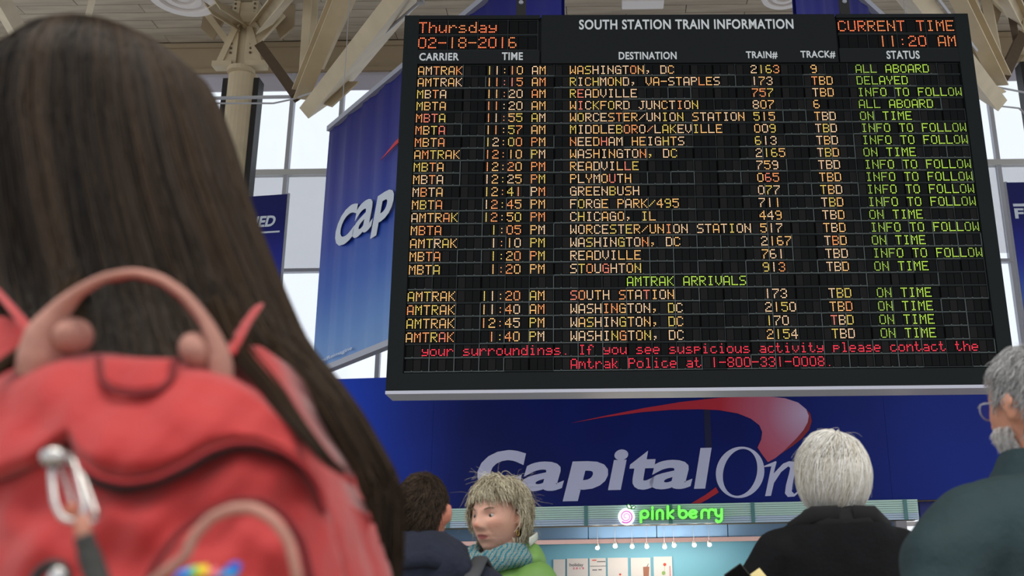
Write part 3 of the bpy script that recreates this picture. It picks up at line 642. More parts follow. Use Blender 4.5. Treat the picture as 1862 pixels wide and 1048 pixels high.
bd = empty('departure_board', BP.w((hu0 + hu1) / 2, hz0), label='huge hanging black LED train departure board', cat='departure board')
ib = Matrix.Translation(-bd.location)
def part(mb, name, m, label=None, **k): return on(BP, ib, mb).build(name, m, bd, label=label, **k)
part(pbox(BP, hu0, hu1, hz0, hz1, -DEP, -.03), 'housing', m_house, bevel=.01)
# bezel frame in front around the grid and header
g0 = gu0 - .01; g1 = gu1 + .01
fr = MB()
for a, b, c1, d in ((hu0, g0, hz0, hz1), (g1, hu1, hz0, hz1), (g0, g1, hz0, gz0 - .01)):
    k = pbox(BP, a, b, c1, d, -.03, .02); fr.add(k.v, k.f)
part(fr, 'bezel', m_house)
zc = gz1 + .01
hx0, hx1 = hb(983, 60)[0], hb(1521, 60)[0]
zl0 = hb(870, 93)[1]
part(pbox(BP, hx0 + .01, hx1 - .01, zc, hz1, -.03, .018), 'header_panel', m_house2)
part(pbox(BP, g0, hx0 - .01, zc, zl0, -.03, .018), 'header_panel', m_house2)
part(pbox(BP, hx1 + .01, g1, zc, zl0, -.03, .018), 'header_panel', m_house2)
part(pbox(BP, g0, hx0 - .01, hb(870, 36)[1], hz1, -.03, .018), 'header_panel', m_house2); part(pbox(BP, hx1 + .01, g1, hb(1640, 33)[1], hz1, -.03, .018), 'header_panel', m_house2)
part(pbox(BP, hu0 - .0, hu1 + .0, hz0 - .035, hz0 - .001, -DEP, .03), 'underside_trim', mat('pale_underside_trim', srgb(205, 206, 222), .35), 'pale grey underside')
for px in (945, 1546):
    u = hb(px, 20)[0]
    mb = pbox(BP, u - .055, u + .055, hz1 - .03, hz1 + 5.5, -.25, -.19); part(mb, 'hanger_bar', m_black, 'black hanger bar')
    mb = MB()
    for k in range(8):
        q = BP.w(u, hz1 + .08 + k * .22, -.185); mb.lathe([(.001, .012), (.022, .012), (.03, 0)], 8, Matrix.Translation(q) @ BP.mat().to_3x3().to_4x4())
    part(mb, 'bolt_row', m_alu, kind='stuff')
# fixed white lettering (pixel boxes of the words on the board's own plane)
m_sign = mat('white_board_lettering', srgb(222, 226, 228), .4)
def word(t, x0, y0, x1, y1):
    a = hb(x0, (y0 + y1) / 2)[0]; b = hb(x1, (y0 + y1) / 2)[0]; z0 = hb((x0 + x1) / 2, y1)[1]; z1 = hb((x0 + x1) / 2, y0)[1]
    part(lettering(MB(), t, BP, a, z0, b, z1, off=.022, bold=.024, spacing=1.08), 'lettering', m_sign, 'white words ' + t)
word('SOUTH STATION TRAIN INFORMATION', 1053, 37, 1442, 55)
word('CARRIER', 763, 98, 835, 112); word('TIME', 913, 97, 951, 111); word('DESTINATION', 1125, 96, 1230, 110)
word('TRAIN#', 1356, 95, 1413, 109); word('TRACK#', 1455, 94, 1518, 108); word('STATUS', 1611, 94, 1671, 109)
# modules: three characters wide, one text row high
mw, mh = gw / 24, gh / 24
def module_mesh(w, h, nch, kind):
    mb = MB(); e = .008
    mb.box((w / 2, -.012, -h / 2), (w, .016, h), 3)
    cw = (w - 2 * e) / nch
    for i in range(nch):
        mb.box((e + cw * (i + .5), .0, -h * .47), (cw - .006, .012, h * .80), (0, 1, 0)[(i + kind) % 3] if kind else 0)
    lm = 2 if kind >= 2 else 4
    mb.box((w / 2, .006, -h * .955), (w, .022, h * .07), lm)
    mb.box((w / 2, .003, -h * .02), (w, .014, h * .03), 4)
    if kind != 1: mb.box((w - .004, .006, -h / 2), (.009, .022, h), 2 if kind == 3 else 4)
    if kind >= 2:
        for i in range(2): mb.box((w * (.3 + .4 * i), .012, -h * .93), (.014, .02, .014), 2)
    return mb.mesh('module', [m_cell, m_cell2, m_gridl, m_slot, m_gridd])
mods = [module_mesh(mw, mh, 3, k) for k in range(4)]
rest = MB(); Rm = Matrix.Rotation(R(1.1), 4, 'Z'); cnt = 0
for r in range(23, -1, -1):
    for c_ in range(24):
        p0 = ib @ BP.w(gu0 + c_ * mw, gz1 - r * mh, -.012)
        kw = random.random(); t = r / 23
        k = 3 if kw < .15 + .35 * t else 2 if kw < .35 + .4 * t else 1 if kw < .85 else 0
        if cnt < 300:
            o = ob('display_module', mods[k], bd); o.location = p0; o.rotation_euler = (0, 0, R(1.1)); o.scale = (1, -1, 1)
        else:
            me = mods[k]; X = Matrix.Translation(p0) @ Rm @ Matrix.Diagonal((1, -1, 1, 1)); base = len(rest.v)
            rest.v += [tuple(X @ v.co) for v in me.vertices]; rest.f += [tuple(i + base for i in pg.vertices) for pg in me.polygons]; rest.m += [pg.material_index for pg in me.polygons]
        cnt += 1
rest.build('upper_display_modules', [m_cell, m_cell2, m_gridl, m_slot, m_gridd], bd, kind='stuff')
# header modules: two rows of 12 larger characters left and right
hd0 = hb(764, 60)[0] - .02; hdw = 12 * (hb(943, 76)[0] - hb(764, 76)[0]) / 9.83
hr0 = hb(1521, 47)[0] + .01; hrw = 12 * (hb(1733, 47)[0] - hb(1522, 47)[0]) / 11.83
ht1 = hb(870, 37)[1]; hth = (hb(870, 48)[1] - hb(870, 76)[1])
for u0_, w_ in ((hd0, hdw), (hr0, hrw)):
    dm = module_mesh(w_ / 4, hth, 3, 0)
    for rr in range(2):
        for i in range(4):
            o = ob('display_module', dm, bd); o.location = ib @ BP.w(u0_ + i * w_ / 4, ht1 - rr * hth, -.012); o.rotation_euler = (0, 0, R(1.1)); o.scale = (1, -1, 1)
# LEDs
def led(name, c, s): return mat(name, c, .4, emit=c, es=s)
AMB = [led('led_amber', srgb(255, 192, 120), 1.3), led('led_orange', srgb(255, 160, 98), 1.3), led('led_yellow', srgb(236, 206, 104), 1.15), led('led_red_orange', srgb(255, 140, 116), 1.2), led('led_pale_amber', srgb(255, 210, 168), 1.2)]
GRN = [led('led_green', srgb(190, 230, 84), 1.15), led('led_dull_green', srgb(170, 206, 84), .95)]
RED = [led('led_red', srgb(255, 58, 78), 1.35)]; HDR = [led('led_header_orange', srgb(255, 122, 76), 1.3), led('led_header_amber', srgb(245, 140, 84), 1.15)]
def leds(mb, txt, u0, ztop, cw, dz, mi):
    """mi: function giving a material index per character"""
    d = cw / 6
    for k, ch in enumerate(txt):
        if ch == ' ': continue
        g = bytes.fromhex(F5[ch]); m = mi(k)
        for c_ in range(5):
            for r in range(7):
                if g[c_] >> r & 1:
                    u = u0 + k * cw + (c_ + .6) * d; z = ztop - (r + .5) * dz; a = d * .34; b = dz * .34
                    vs = [BP.w(u + x * a, z + y * b, .008) for x, y in ((-1, -.5), (-.5, -1), (.5, -1), (1, -.5), (1, .5), (.5, 1), (-.5, 1), (-1, .5))] + [BP.w(u, z, .014)]
                    mb.add(vs, [(i, (i + 1) % 8, 8) for i in range(8)], m)
cw = gw / 72
ROWS = [('AMTRAK', '11:10 AM', 'WASHINGTON, DC', '2163', '9', 'ALL ABOARD'), ('AMTRAK', '11:15 AM', 'RICHMOND, VA-STAPLES', '173', 'TBD', 'DELAYED'), ('MBTA', '11:20 AM', 'READVILLE', '757', 'TBD', 'INFO TO FOLLOW'),
 ('MBTA', '11:20 AM', 'WICKFORD JUNCTION', '807', '6', 'ALL ABOARD'), ('MBTA', '11:55 AM', 'WORCESTER/UNION STATION', '515', 'TBD', 'ON TIME'), ('MBTA', '11:57 AM', 'MIDDLEBORO/LAKEVILLE', '009', 'TBD', 'INFO TO FOLLOW'),
 ('MBTA', '12:00 PM', 'NEEDHAM HEIGHTS', '613', 'TBD', 'INFO TO FOLLOW'), ('AMTRAK', '12:10 PM', 'WASHINGTON, DC', '2165', 'TBD', 'ON TIME'), ('MBTA', '12:20 PM', 'READVILLE', '759', 'TBD', 'INFO TO FOLLOW'),
 ('MBTA', '12:25 PM', 'PLYMOUTH', '065', 'TBD', 'INFO TO FOLLOW'), ('MBTA', '12:41 PM', 'GREENBUSH', '077', 'TBD', 'INFO TO FOLLOW'), ('MBTA', '12:45 PM', 'FORGE PARK/495', '711', 'TBD', 'INFO TO FOLLOW'),
 ('AMTRAK', '12:50 PM', 'CHICAGO, IL', '449', 'TBD', 'ON TIME'), ('MBTA', ' 1:05 PM', 'WORCESTER/UNION STATION', '517', 'TBD', 'INFO TO FOLLOW'), ('AMTRAK', ' 1:10 PM', 'WASHINGTON, DC', '2167', 'TBD', 'ON TIME'),
 ('MBTA', ' 1:20 PM', 'READVILLE', '761', 'TBD', 'INFO TO FOLLOW'), ('MBTA', ' 1:20 PM', 'STOUGHTON', '913', 'TBD', 'ON TIME'), None,
 ('AMTRAK', '11:20 AM', 'SOUTH STATION', '173', 'TBD', 'ON TIME'), ('AMTRAK', '11:40 AM', 'WASHINGTON, DC', '2150', 'TBD', 'ON TIME'), ('AMTRAK', '12:45 PM', 'WASHINGTON, DC', '170', 'TBD', 'ON TIME'), ('AMTRAK', ' 1:40 PM', 'WASHINGTON, DC', '2154', 'TBD', 'ON TIME')]
dz = mh * .73 / 7
def amb(w):
    cache = {}
    return lambda k: cache.setdefault(k, random.choices(range(5), w)[0])
def text(txt, col, row, mats, mi, label=None):
    mb = MB(); leds(mb, txt, gu0 + col * cw, gz1 - row * mh - mh * .12, cw, dz, mi); part(mb, 'led_text', mats, label or ('glowing dot letters ' + txt.strip().replace('AMTRAK', 'of a carrier').replace('MBTA', 'of a carrier').replace('Amtrak Police', 'police')), kind='stuff')
for r, row in enumerate(ROWS):
    if row is None:
        text('AMTRAK ARRIVALS', 27, r, GRN, lambda k: 0); continue
    for i, (t, c_) in enumerate(zip(row, (0, 9, 20, 44, 52, 58))):
        if i == 5: text(t, c_, r, GRN, lambda k: 0 if (k // 3) % 4 else 1)
        else:
            wts = ((5, 4, 3, .3, 1) if t == 'AMTRAK' else (3, 4, 1, 14 if 4 <= r <= 5 else .5, 1)) if i == 0 else (4, 4, 3, .4, 2) if i == 1 else (4, 1, 2, .3, 7)
            text(t, c_, r, AMB, amb(wts))
text('your surroundings. If you see suspicious activity please contact the', 2, 22, RED, lambda k: 0)
text('Amtrak Police at 1-800-331-0008.', 20, 23, RED, lambda k: 0)
dzh = hth * .72 / 7
for t, u0_, rr, w_ in (('Thursday', hd0, 0, hdw), ('02-18-2016', hd0, 1, hdw), ('CURRENT TIME', hr0, 0, hrw), ('    11:20 AM', hr0, 1, hrw)):
    mb = MB(); leds(mb, t, u0_, ht1 - rr * hth - hth * .12, w_ / 12, dzh, lambda k: (k // 3) % 2); part(mb, 'led_text', HDR, 'glowing orange dot letters ' + t.strip(), kind='stuff')
# ------------------------------------------------------------------ people
def ring_loft(mb, rings, seg=28, pw=2.3):
    """closed loft of superellipse rings (z, rx, ry, cx, cy), ordered top to bottom, resampled smoothly"""
    rings = np.array(rings, float); n = len(rings); t = np.arange(n); tt = np.linspace(0, n - 1, (n - 1) * 4 + 1)
    def cr(col):
        out = []
        for x in tt:
            i = min(int(x), n - 2); f = x - i; p0, p1, p2, p3 = col[max(i - 1, 0)], col[i], col[i + 1], col[min(i + 2, n - 1)]
            out.append(.5 * (2 * p1 + (p2 - p0) * f + (2 * p0 - 5 * p1 + 4 * p2 - p3) * f * f + (3 * p1 - p0 - 3 * p2 + p3) * f ** 3))
        return out
    C = [cr(rings[:, k]) for k in range(5)]; vs = []; fs = []
    for z, rx, ry, cx, cy in zip(*C):
        for k in range(seg):
            a = 2 * pi * k / seg; c, s_ = cos(a), sin(a)
            vs.append((cx + rx * abs(c) ** (2 / pw) * (1 if c >= 0 else -1), cy + ry * abs(s_) ** (2 / pw) * (1 if s_ >= 0 else -1), z))
    m = len(tt)
    for i in range(m - 1):
        for k in range(seg): fs.append((i * seg + k, (i + 1) * seg + k, (i + 1) * seg + (k + 1) % seg, i * seg + (k + 1) % seg))
    fs += [tuple(range(seg)), tuple((m - 1) * seg + k for k in range(seg))[::-1]]
    return mb.add(vs, fs)
def limb(mb, pts, rad, seg=16):
    mb.tube(pts, rad, seg)
    for p, r in zip(pts, rad): mb.ell(p, (r, r, r), nu=seg, nv=10)
    return mb

def fuse(mb, name, m, voxel=.01, smooth=4, disp=0, dscale=.1, parent=None, label=None, sf=.5, dmid=.5):
    """one continuous skin over overlapping closed shapes"""

    me = mb.mesh('t', m); o = bpy.data.objects.new('t', me); COL.objects.link(o)
    a = o.modifiers.new('r', 'REMESH'); a.mode = 'VOXEL'; a.voxel_size = voxel; a.use_smooth_shade = True
    if smooth: b = o.modifiers.new('s', 'SMOOTH'); b.factor = sf; b.iterations = smooth
    if disp:
        tx = bpy.data.textures.new('folds', 'CLOUDS'); tx.noise_scale = dscale; tx.noise_depth = 2
        d = o.modifiers.new('d', 'DISPLACE'); d.texture = tx; d.strength = disp; d.mid_level = dmid
    dg = bpy.context.evaluated_depsgraph_get(); dg.update()
    me2 = bpy.data.meshes.new_from_object(o.evaluated_get(dg)); me2.name = name
    bpy.data.objects.remove(o)
    if not me2.materials: me2.materials.append(m)
    return ob(name, me2, parent, label=label)
def G(x, z, x0, z0, sx, sz): return math.exp(-((x - x0) / sx) ** 2 / 2 - ((z - z0) / sz) ** 2 / 2)
def head(mb, c, s=1.0, old=0, nu=110, nv=90, X=None):
    vs = []
    def P(th, ph):
        dx, dy, dz_ = sin(th) * sin(ph), sin(th) * cos(ph), cos(th)
        x, y, z = dx * .075, dy * .097, dz_ * .117
        if dz_ < -.1:
            t = (-.1 - dz_) / .9
            x *= 1 - .22 * t ** 1.1
            y *= (1 - .04 * t) if y > 0 else (1 - .5 * t)
        if y < 0 and dz_ > -.3: y *= 1.04
        if y > 0:
            k = min(1, y / .04)
            ax = abs(x)
            d = .005 * G(ax, z, .026, .026, .018, .008) - .011 * G(ax, z, .031, .007, .013, .010) + .010 * G(x, z, 0, .002, .0075, .018) \
                + .023 * G(x, z, 0, -.024, .010, .011) + .009 * G(ax, z, .0125, -.031, .006, .006) - .003 * G(x, z, 0, -.044, .010, .005) \
                + .004 * G(ax, z, .043, -.016, .016, .014) + .0065 * G(x, z, 0, -.054, .017, .0045) + .0065 * G(x, z, 0, -.067, .015, .005) \
                - .005 * G(x, z, 0, -.0605, .021, .0022) + .010 * G(x, z, 0, -.098, .020, .012) - .004 * G(x, z, 0, -.080, .018, .006)
            d -= .003 * old * G(ax, z, .05, -.045, .010, .016) + .0022 * old * G(ax - (z + .045) * -.4, z, .031, -.048, .0035, .016)
            y += d * k
        return Vector((x, y, z)) * s
    vs = [P(0, 0)]
    for j in range(1, nv):
        for i in range(nu): vs.append(P(pi * j / nv, 2 * pi * i / nu))
    vs.append(P(pi, 0))
    fs = [(0, 1 + (i + 1) % nu, 1 + i) for i in range(nu)]
    for j in range(nv - 2):
        a = 1 + j * nu; fs += [(a + i, a + (i + 1) % nu, a + nu + (i + 1) % nu, a + nu + i) for i in range(nu)]
    a = 1 + (nv - 2) * nu; L_ = len(vs) - 1; fs += [(a + i, a + (i + 1) % nu, L_) for i in range(nu)]
    hb_ = MB().add(vs, fs)
    for sx in (-1, 1):
        Xe = Matrix.Rotation(R(-26 * sx), 4, 'Z') @ Matrix.Rotation(R(-8), 4, 'X')
        hb_.ell(Vector((sx * .083, -.012, -.006)) * s, (.007 * s, .016 * s, .030 * s), X=Xe, nu=16, nv=12)
        hb_.ell(Vector((sx * .087, -.022, .006)) * s, (.009 * s, .006 * s, .022 * s), X=Xe, nu=12, nv=10)
        hb_.ell(Vector((sx * .031, .0715, .0155)) * s, (.0150 * s, .0120 * s, .0042 * s), nu=16, nv=10)
        hb_.ell(Vector((sx * .031, .0710, -.0035)) * s, (.0140 * s, .0115 * s, .0032 * s), nu=16, nv=10)
    Xh = X or Matrix.Identity(4)
    k = [Vector(c) + (Xh @ Vector(v)) for v in hb_.v]
    return mb.add(k, hb_.f)
def skin_mat(name, base, c, lips, s=1.0, X=None):
    """skin with its own pigment: lips, cheeks, nose tip"""
    m = mat(name, base, .5, bump=.12, bscale=140, spec=.35); nt = m.node_tree; p = nt.nodes['Principled BSDF']
    p.inputs['Subsurface Weight'].default_value = .12; p.inputs['Subsurface Radius'].default_value = (.02, .008, .004); p.inputs['Subsurface Scale'].default_value = .3
    tc = nt.nodes.new('ShaderNodeTexCoord'); col = None
    prev = base
    src = None
    for (o, r, cc_, amt) in ((( .0, .10, -.061), (.024, .04, .0085), lips, .9), ((.046, .075, -.02), (.022, .04, .02), (base[0] * 1.02, base[1] * .84, base[2] * .82, 1), .5), ((-.046, .075, -.02), (.022, .04, .02), (base[0] * 1.02, base[1] * .84, base[2] * .82, 1), .5), ((0, .118, -.026), (.014, .02, .012), (base[0], base[1] * .7, base[2] * .66, 1), .6)):
        sb = nt.nodes.new('ShaderNodeVectorMath'); sb.operation = 'SUBTRACT'; nt.links.new(tc.outputs['Object'], sb.inputs[0]); sb.inputs[1].default_value = Vector(c) + Vector(o) * s
        dv = nt.nodes.new('ShaderNodeVectorMath'); dv.operation = 'DIVIDE'; nt.links.new(sb.outputs[0], dv.inputs[0]); dv.inputs[1].default_value = Vector(r) * s
        ln = nt.nodes.new('ShaderNodeVectorMath'); ln.operation = 'LENGTH'; nt.links.new(dv.outputs[0], ln.inputs[0])
        mr = nt.nodes.new('ShaderNodeMapRange'); mr.interpolation_type = 'SMOOTHSTEP'; mr.inputs[1].default_value = 1.15; mr.inputs[2].default_value = .6 if cc_ != lips else .85; mr.inputs[3].default_value = 0; mr.inputs[4].default_value = amt
        nt.links.new(ln.outputs['Value'], mr.inputs[0])
        mx = nt.nodes.new('ShaderNodeMix'); mx.data_type = 'RGBA'; nt.links.new(mr.outputs[0], mx.inputs[0])
        if src is None: mx.inputs[6].default_value = base
        else: nt.links.new(src, mx.inputs[6])
        mx.inputs[7].default_value = cc_; src = mx.outputs[2]
    nt.links.new(src, p.inputs['Base Color']); return m
def strands_mesh(name, P, rad, m, tone=None, base=None):
    """P (S, n, 3) polylines -> three sided tapering hairs with a per hair tone"""
    S_, n, _ = P.shape
    T_ = np.gradient(P, axis=1); T_ /= np.linalg.norm(T_, axis=2, keepdims=True) + 1e-9
    up = np.array([.3, .4, .86]); A_ = np.cross(T_, up); A_ /= np.linalg.norm(A_, axis=2, keepdims=True) + 1e-9; B_ = np.cross(T_, A_)
    rad = np.asarray(rad, float); rr = (rad[:, None] if rad.ndim else np.full((S_, 1), rad)) * np.linspace(1, .25, n)[None, :] ** .6
    V = np.stack([P + rr[..., None] * (cos(a) * A_ + sin(a) * B_) for a in (0, 2.094, 4.189)], axis=2).reshape(-1, 3)
    idx = (np.arange(S_)[:, None, None] * n + np.arange(n - 1)[None, :, None]) * 3
    k = np.arange(3)[None, None, :]; k2 = (k + 1) % 3
    F = np.stack([idx + k, idx + k2, idx + 3 + k2, idx + 3 + k], axis=3).reshape(-1, 4)
    tn = np.repeat(tone if tone is not None else RNG.random(S_), n * 3)
    if base is not None:
        bv, bf = base; off = len(V); V = np.concatenate([V, np.array([tuple(v) for v in bv])]); tn = np.concatenate([tn, np.full(len(bv), .0)])
        F = list(map(tuple, F)) + [tuple(i + off for i in f) for f in bf]
    me = bpy.data.meshes.new(name); me.from_pydata(V, [], F if isinstance(F, list) else F.tolist())
    at_ = me.attributes.new('tone', 'FLOAT', 'POINT'); at_.data.foreach_set('value', tn.astype(np.float32))
    me.materials.append(m); me.polygons.foreach_set('use_smooth', [True] * len(me.polygons)); me.update(); return me
def hair_mat(name, dark, light, rough=.45):
    m = bpy.data.materials.new(name); m.use_nodes = True; nt = m.node_tree; p = nt.nodes['Principled BSDF']; p.inputs['Roughness'].default_value = rough; p.inputs['Specular IOR Level'].default_value = .14
    a = nt.nodes.new('ShaderNodeAttribute'); a.attribute_name = 'tone'; cr = nt.nodes.new('ShaderNodeValToRGB'); nt.links.new(a.outputs['Fac'], cr.inputs[0])
    cr.color_ramp.elements[0].color = dark; cr.color_ramp.elements[1].color = light; nt.links.new(cr.outputs[0], p.inputs['Base Color']); return m
def comb(N, c, rad, crown, region, length, vol=.08, g=.25, swirl=.15, jit=.25, cling=.6, n=11, lift=.0, seed=1):
    rg = np.random.default_rng(seed); c = np.array(c); rad = np.array(rad); crown = np.array(crown, float); crown /= np.linalg.norm(crown)
    u = rg.normal(size=(N * 5, 3)); u /= np.linalg.norm(u, axis=1, keepdims=True); ok = region(u); u = u[ok][:N]; S_ = len(u)
    lay = 1.0 + vol * rg.random(S_) ** .7; L = length(u) if callable(length) else np.full(S_, length); L = L * rg.uniform(.75, 1.08, S_)
    p = c + u * rad; out = [p.copy()]; noise = rg.normal(size=(S_, 3)) * jit
    for i in range(n - 1):
        q = (p - c) / rad; ql = np.linalg.norm(q, axis=1, keepdims=True); un = q / ql
        t = -(crown - un * (un @ crown)[:, None]); t /= np.linalg.norm(t, axis=1, keepdims=True) + 1e-6
        sw = np.cross(un, crown); d = t * (1 - g) + np.array([0, 0, -1.]) * g * (i / n + .3) + sw * swirl + noise * .5 + rg.normal(size=(S_, 3)) * jit * .15 + un * lift * (1 - i / n)
        d /= np.linalg.norm(d, axis=1, keepdims=True); p = p + d * (L / (n - 1))[:, None]
        q = (p - c) / rad; ql = np.linalg.norm(q, axis=1); tgt = 1 + (lay - 1) * min(1, (i + 1) / 3)
        nl = np.where(ql < tgt, tgt, ql + (tgt - ql) * cling); p = c + q / ql[:, None] * nl[:, None] * rad; out.append(p.copy())
    return np.stack(out, axis=1)
def cap(c, rad, region, k=1.0, nu=48, nv=36):
    mb = MB().ell(c, tuple(r * k for r in rad), nu=nu, nv=nv); V = np.array([tuple(v) for v in mb.v]); u = (V - np.array(c)) / (np.array(rad) * k); ok = region(u)
    return (mb.v, [f for f in mb.f if all(ok[i] for i in f)])
def hand(mb, w, d, s=1, side=1):
    """palm and five bent fingers from wrist w along direction d"""
    w = Vector(w); d = Vector(d).normalized(); x = d.cross(Vector((0, 0, 1)));
    if x.length < .1: x = Vector((0, 1, 0))
    x.normalize(); x *= side; nrm = x.cross(d).normalized() * side
    mb.tube([w - d * .02, w + d * .04 * s, w + d * .085 * s], [.024, .03, .034], 12, flat=(tuple(x), 1.2, .5))
    for i, (o, l) in enumerate(((-.030, .066), (-.010, .076), (.010, .070), (.029, .054))):
        b = w + d * .08 * s + x * o; m1 = b + d * l * .5 + x * o * .15; m2 = m1 + (d * .8 - nrm * .5) * l * .3; e = m2 + (d * .4 - nrm * .8) * l * .28
        limb(mb, [b - d * .03, b, m1, m2, e], [.009, .0088, .0082, .0075, .0065], 8)
    b = w + d * .025 - x * .03; limb(mb, [b + x * .012, b - x * .018 + d * .02, b - x * .03 + d * .05, b - x * .03 + d * .075], [.012, .011, .0095, .0075], 8)
def person(name, loc, rz, H, label, skin, arms, headc=(0, 0), s=1.0, old=0, vox=.009, lipc=None, eyes=False, headX=None, sh=.185, trousers=None, shoes=None, long=.48, collar_z=.845):
    p = empty(name, loc, rz, label=label, cat='person')
    hc = Vector((headc[0], headc[1], H - .117 * s))
    sk = skin_mat(name + '_skin', skin, hc, lipc or (skin[0] * .75, skin[1] * .45, skin[2] * .45, 1), s)
    mb = MB(); head(mb, hc, s, old, X=headX)
    limb(mb, [hc + Vector((0, -.02, -.05)) * s, (headc[0] * .5, -.018, .85 * H), (0, -.02, .80 * H)], [.056 * s, .056 * s, .068 * s], 20)
    ring_loft(mb, [(.825 * H, .055, .055, 0, -.015), (.80 * H, .09, .07, 0, -.01), (.775 * H, .145, .085, 0, -.01), (.72 * H, .155, .10, 0, 0), (.62 * H, .135, .095, 0, 0), (.53 * H, .16, .105, 0, 0), (.47 * H, .13, .09, 0, 0)])
    for sx, (e, w) in zip((-1, 1), arms):
        S0 = (sx * sh * .82, -.01, .775 * H); limb(mb, [S0, e, w], [.042, .038, .026], 14)
        d = Vector(w) - Vector(e); hand(mb, w, d, side=sx)
        limb(mb, [(sx * .09, 0, .5 * H), (sx * .095, .01, .28 * H), (sx * .10, -.01, .05 * H)], [.078, .05, .036], 14)
        mb.ell((sx * .10, .05, .035), (.035, .11, .03))
    fuse(mb, 'body', sk, vox, 2, parent=p, sf=.4)
    tr = trousers or mat(name + '_trousers', srgb(40, 42, 52), .8, bump=.2, bscale=40)
    mb = MB(); ring_loft(mb, [(.56 * H, .15, .11, 0, 0), (.50 * H, .18, .125, 0, 0), (.45 * H, .16, .12, 0, 0)])
    for sx in (-1, 1): limb(mb, [(sx * .09, 0, .48 * H), (sx * .095, .01, .28 * H), (sx * .10, -.01, .05 * H)], [.098, .075, .062], 14)
    fuse(mb, 'trousers', tr, .016, 3, disp=.012, dscale=.12, parent=p)
    for sx in (-1, 1):
        mb = MB(); mb.ell((sx * .10, .05, .04), (.048, .14, .035)).box((sx * .10, .05, .0175), (.09, .27, .035)).ell((sx * .10, -.03, .08), (.048, .055, .06))
        fuse(mb, 'shoe', shoes or m_black, .01, 2, parent=p)
    if eyes:
        m_eye = mat('eye_white', srgb(176, 164, 156), .25); m_iris = mat('iris', srgb(38, 40, 42), .15)
        for sx in (-1, 1):
            q = hc + Vector((sx * .031, .0700, .006)) * s
            e = MB().ell(q, (.0115 * s,) * 3, nu=16, nv=12); gz = eyes if isinstance(eyes, tuple) else (0, 1, 0); gz = Vector(gz).normalized()
            e.ell(q + gz * .0068 * s, (.0074 * s, .0060 * s, .0074 * s), mi=1, nu=12, nv=8); e.build('eye', [m_eye, m_iris], p, smooth=True)
    return p, hc
def jacket(p, H, arms, m, sh=.19, thick=1.0, hem=.44, disp=.02, dscale=.13, vox=.011, neck=.845, slope=.0, name='jacket', label=None, cuff=.05, drop=.0):
    mb = MB(); k = thick
    ring_loft(mb, [(neck * H, .068, .07, 0, -.015), ((neck - .012) * H, .09, .082, 0, -.015), ((neck - .03 - drop) * H, sh * .72, .105 * k, 0, -.012), (.79 * H, sh * .96, .12 * k, 0, -.01), (.74 * H, sh * 1.0, .135 * k, 0, 0), (.66 * H, sh * .97, .14 * k, 0, 0), (.58 * H, sh * .93, .135 * k, 0, 0), (.51 * H, sh, .145 * k, 0, 0), (hem * H, sh * 1.03, .15 * k, 0, 0)], pw=2.15)
    for sx, (e, w) in zip((-1, 1), arms):
        e = Vector(e); w = Vector(w); limb(mb, [(sx * sh * .80, -.012, (.785 - slope) * H), (e + Vector((sx * sh * .9, -.01, .79 * H))) * .5 + Vector((sx * .012, 0, .01)), e, w - (w - e).normalized() * .03], [.078 * k, .074 * k, .062 * k, cuff * k], 18)
    return fuse(mb, name, m, vox, 5, disp=disp, dscale=dscale, parent=p, label=label)

# --- the young woman in front: long dark hair, seen from behind
m_navy = mat('slate_quilted_jacket', srgb(46, 48, 62), .75, noise=.15, nscale=20, bump=.3, bscale=30)
YG = .90
g0_ = at(200, 250, YG); Hg = at(200, 30, YG - .05).z - .012
arms = (((-.26, -.01, 1.08), (-.24, .16, .95)), ((.26, -.01, 1.08), (.24, .16, .95)))
P1, hc1 = person('person', (g0_.x, YG, 0), 0, Hg, 'person with long dark brown hair carrying a red backpack, seen from behind, nearest', srgb(214, 170, 146), arms, headc=(0, 0))
jacket(P1, Hg, arms, m_navy, sh=.185, name='jacket', thick=.7, drop=.02, slope=.02)
LV = [(20, 206, 4), (24, 204, 45), (32, 200, 74), (45, 200, 94), (69, 200, 132), (112, 194, 182), (160, 190, 208), (256, 188, 240), (347, 190, 260), (450, 190, 297), (555, 192, 332), (626, 195, 360), (675, 198, 396), (751, 202, 444), (827, 205, 482), (892, 209, 512), (1048, 210, 508), (1300, 210, 470)]
k_ = YG / FPX / .96
OY = np.interp(np.arange(18), [0, 7, 10, 13, 17], [0, 0, -.02, -.055, -.06]); NEAR = np.interp(np.arange(18), [0, 2, 9, 12, 17], [.075, .085, .075, .02, .0])
YY = YG + OY - NEAR * .62
zz = np.array([at(200, a, y_).z for (a, _, _), y_ in zip(LV, YY)]); YY = YG + OY - NEAR * .08; cxs = np.array([at(b, a, y_).x - g0_.x for (a, b, _), y_ in zip(LV, YY)])
rxs = np.array([w_ * (at(300, a, y_) - at(200, a, y_)).length / 100 for (a, _, w_), y_ in zip(LV, YY)])
rys = np.array([.004, .035, .055, .07, .09, .105, .113, .118, .112, .105, .10, .105, .11, .115, .12, .12, .12, .11])
order = np.argsort(zz)
def hsurf(phi, tpar, k=1.0):
    """phi radians around from the back, tpar = 0..1 down the length"""
    idx = tpar * (len(LV) - 1); i = np.arange(len(LV))
    z = np.interp(idx, i, zz); oy = np.interp(idx, i, OY); rx = np.interp(idx, i, rxs) * k; ry = np.interp(idx, i, rys) * k; cx = np.interp(idx, i, cxs)
    return np.stack([cx + rx * np.sin(phi), -ry * np.cos(phi) + oy, z], axis=-1)
NS = 7200; rg = np.random.default_rng(3); ns = 20
ph0 = rg.uniform(-1.0, 1.0, NS) * R(100); s0 = rg.random(NS) ** 2 * .25; s1 = rg.uniform(.82, 1.0, NS)
tt = np.linspace(0, 1, ns)[None, :]; tp = s0[:, None] + (s1 - s0)[:, None] * tt
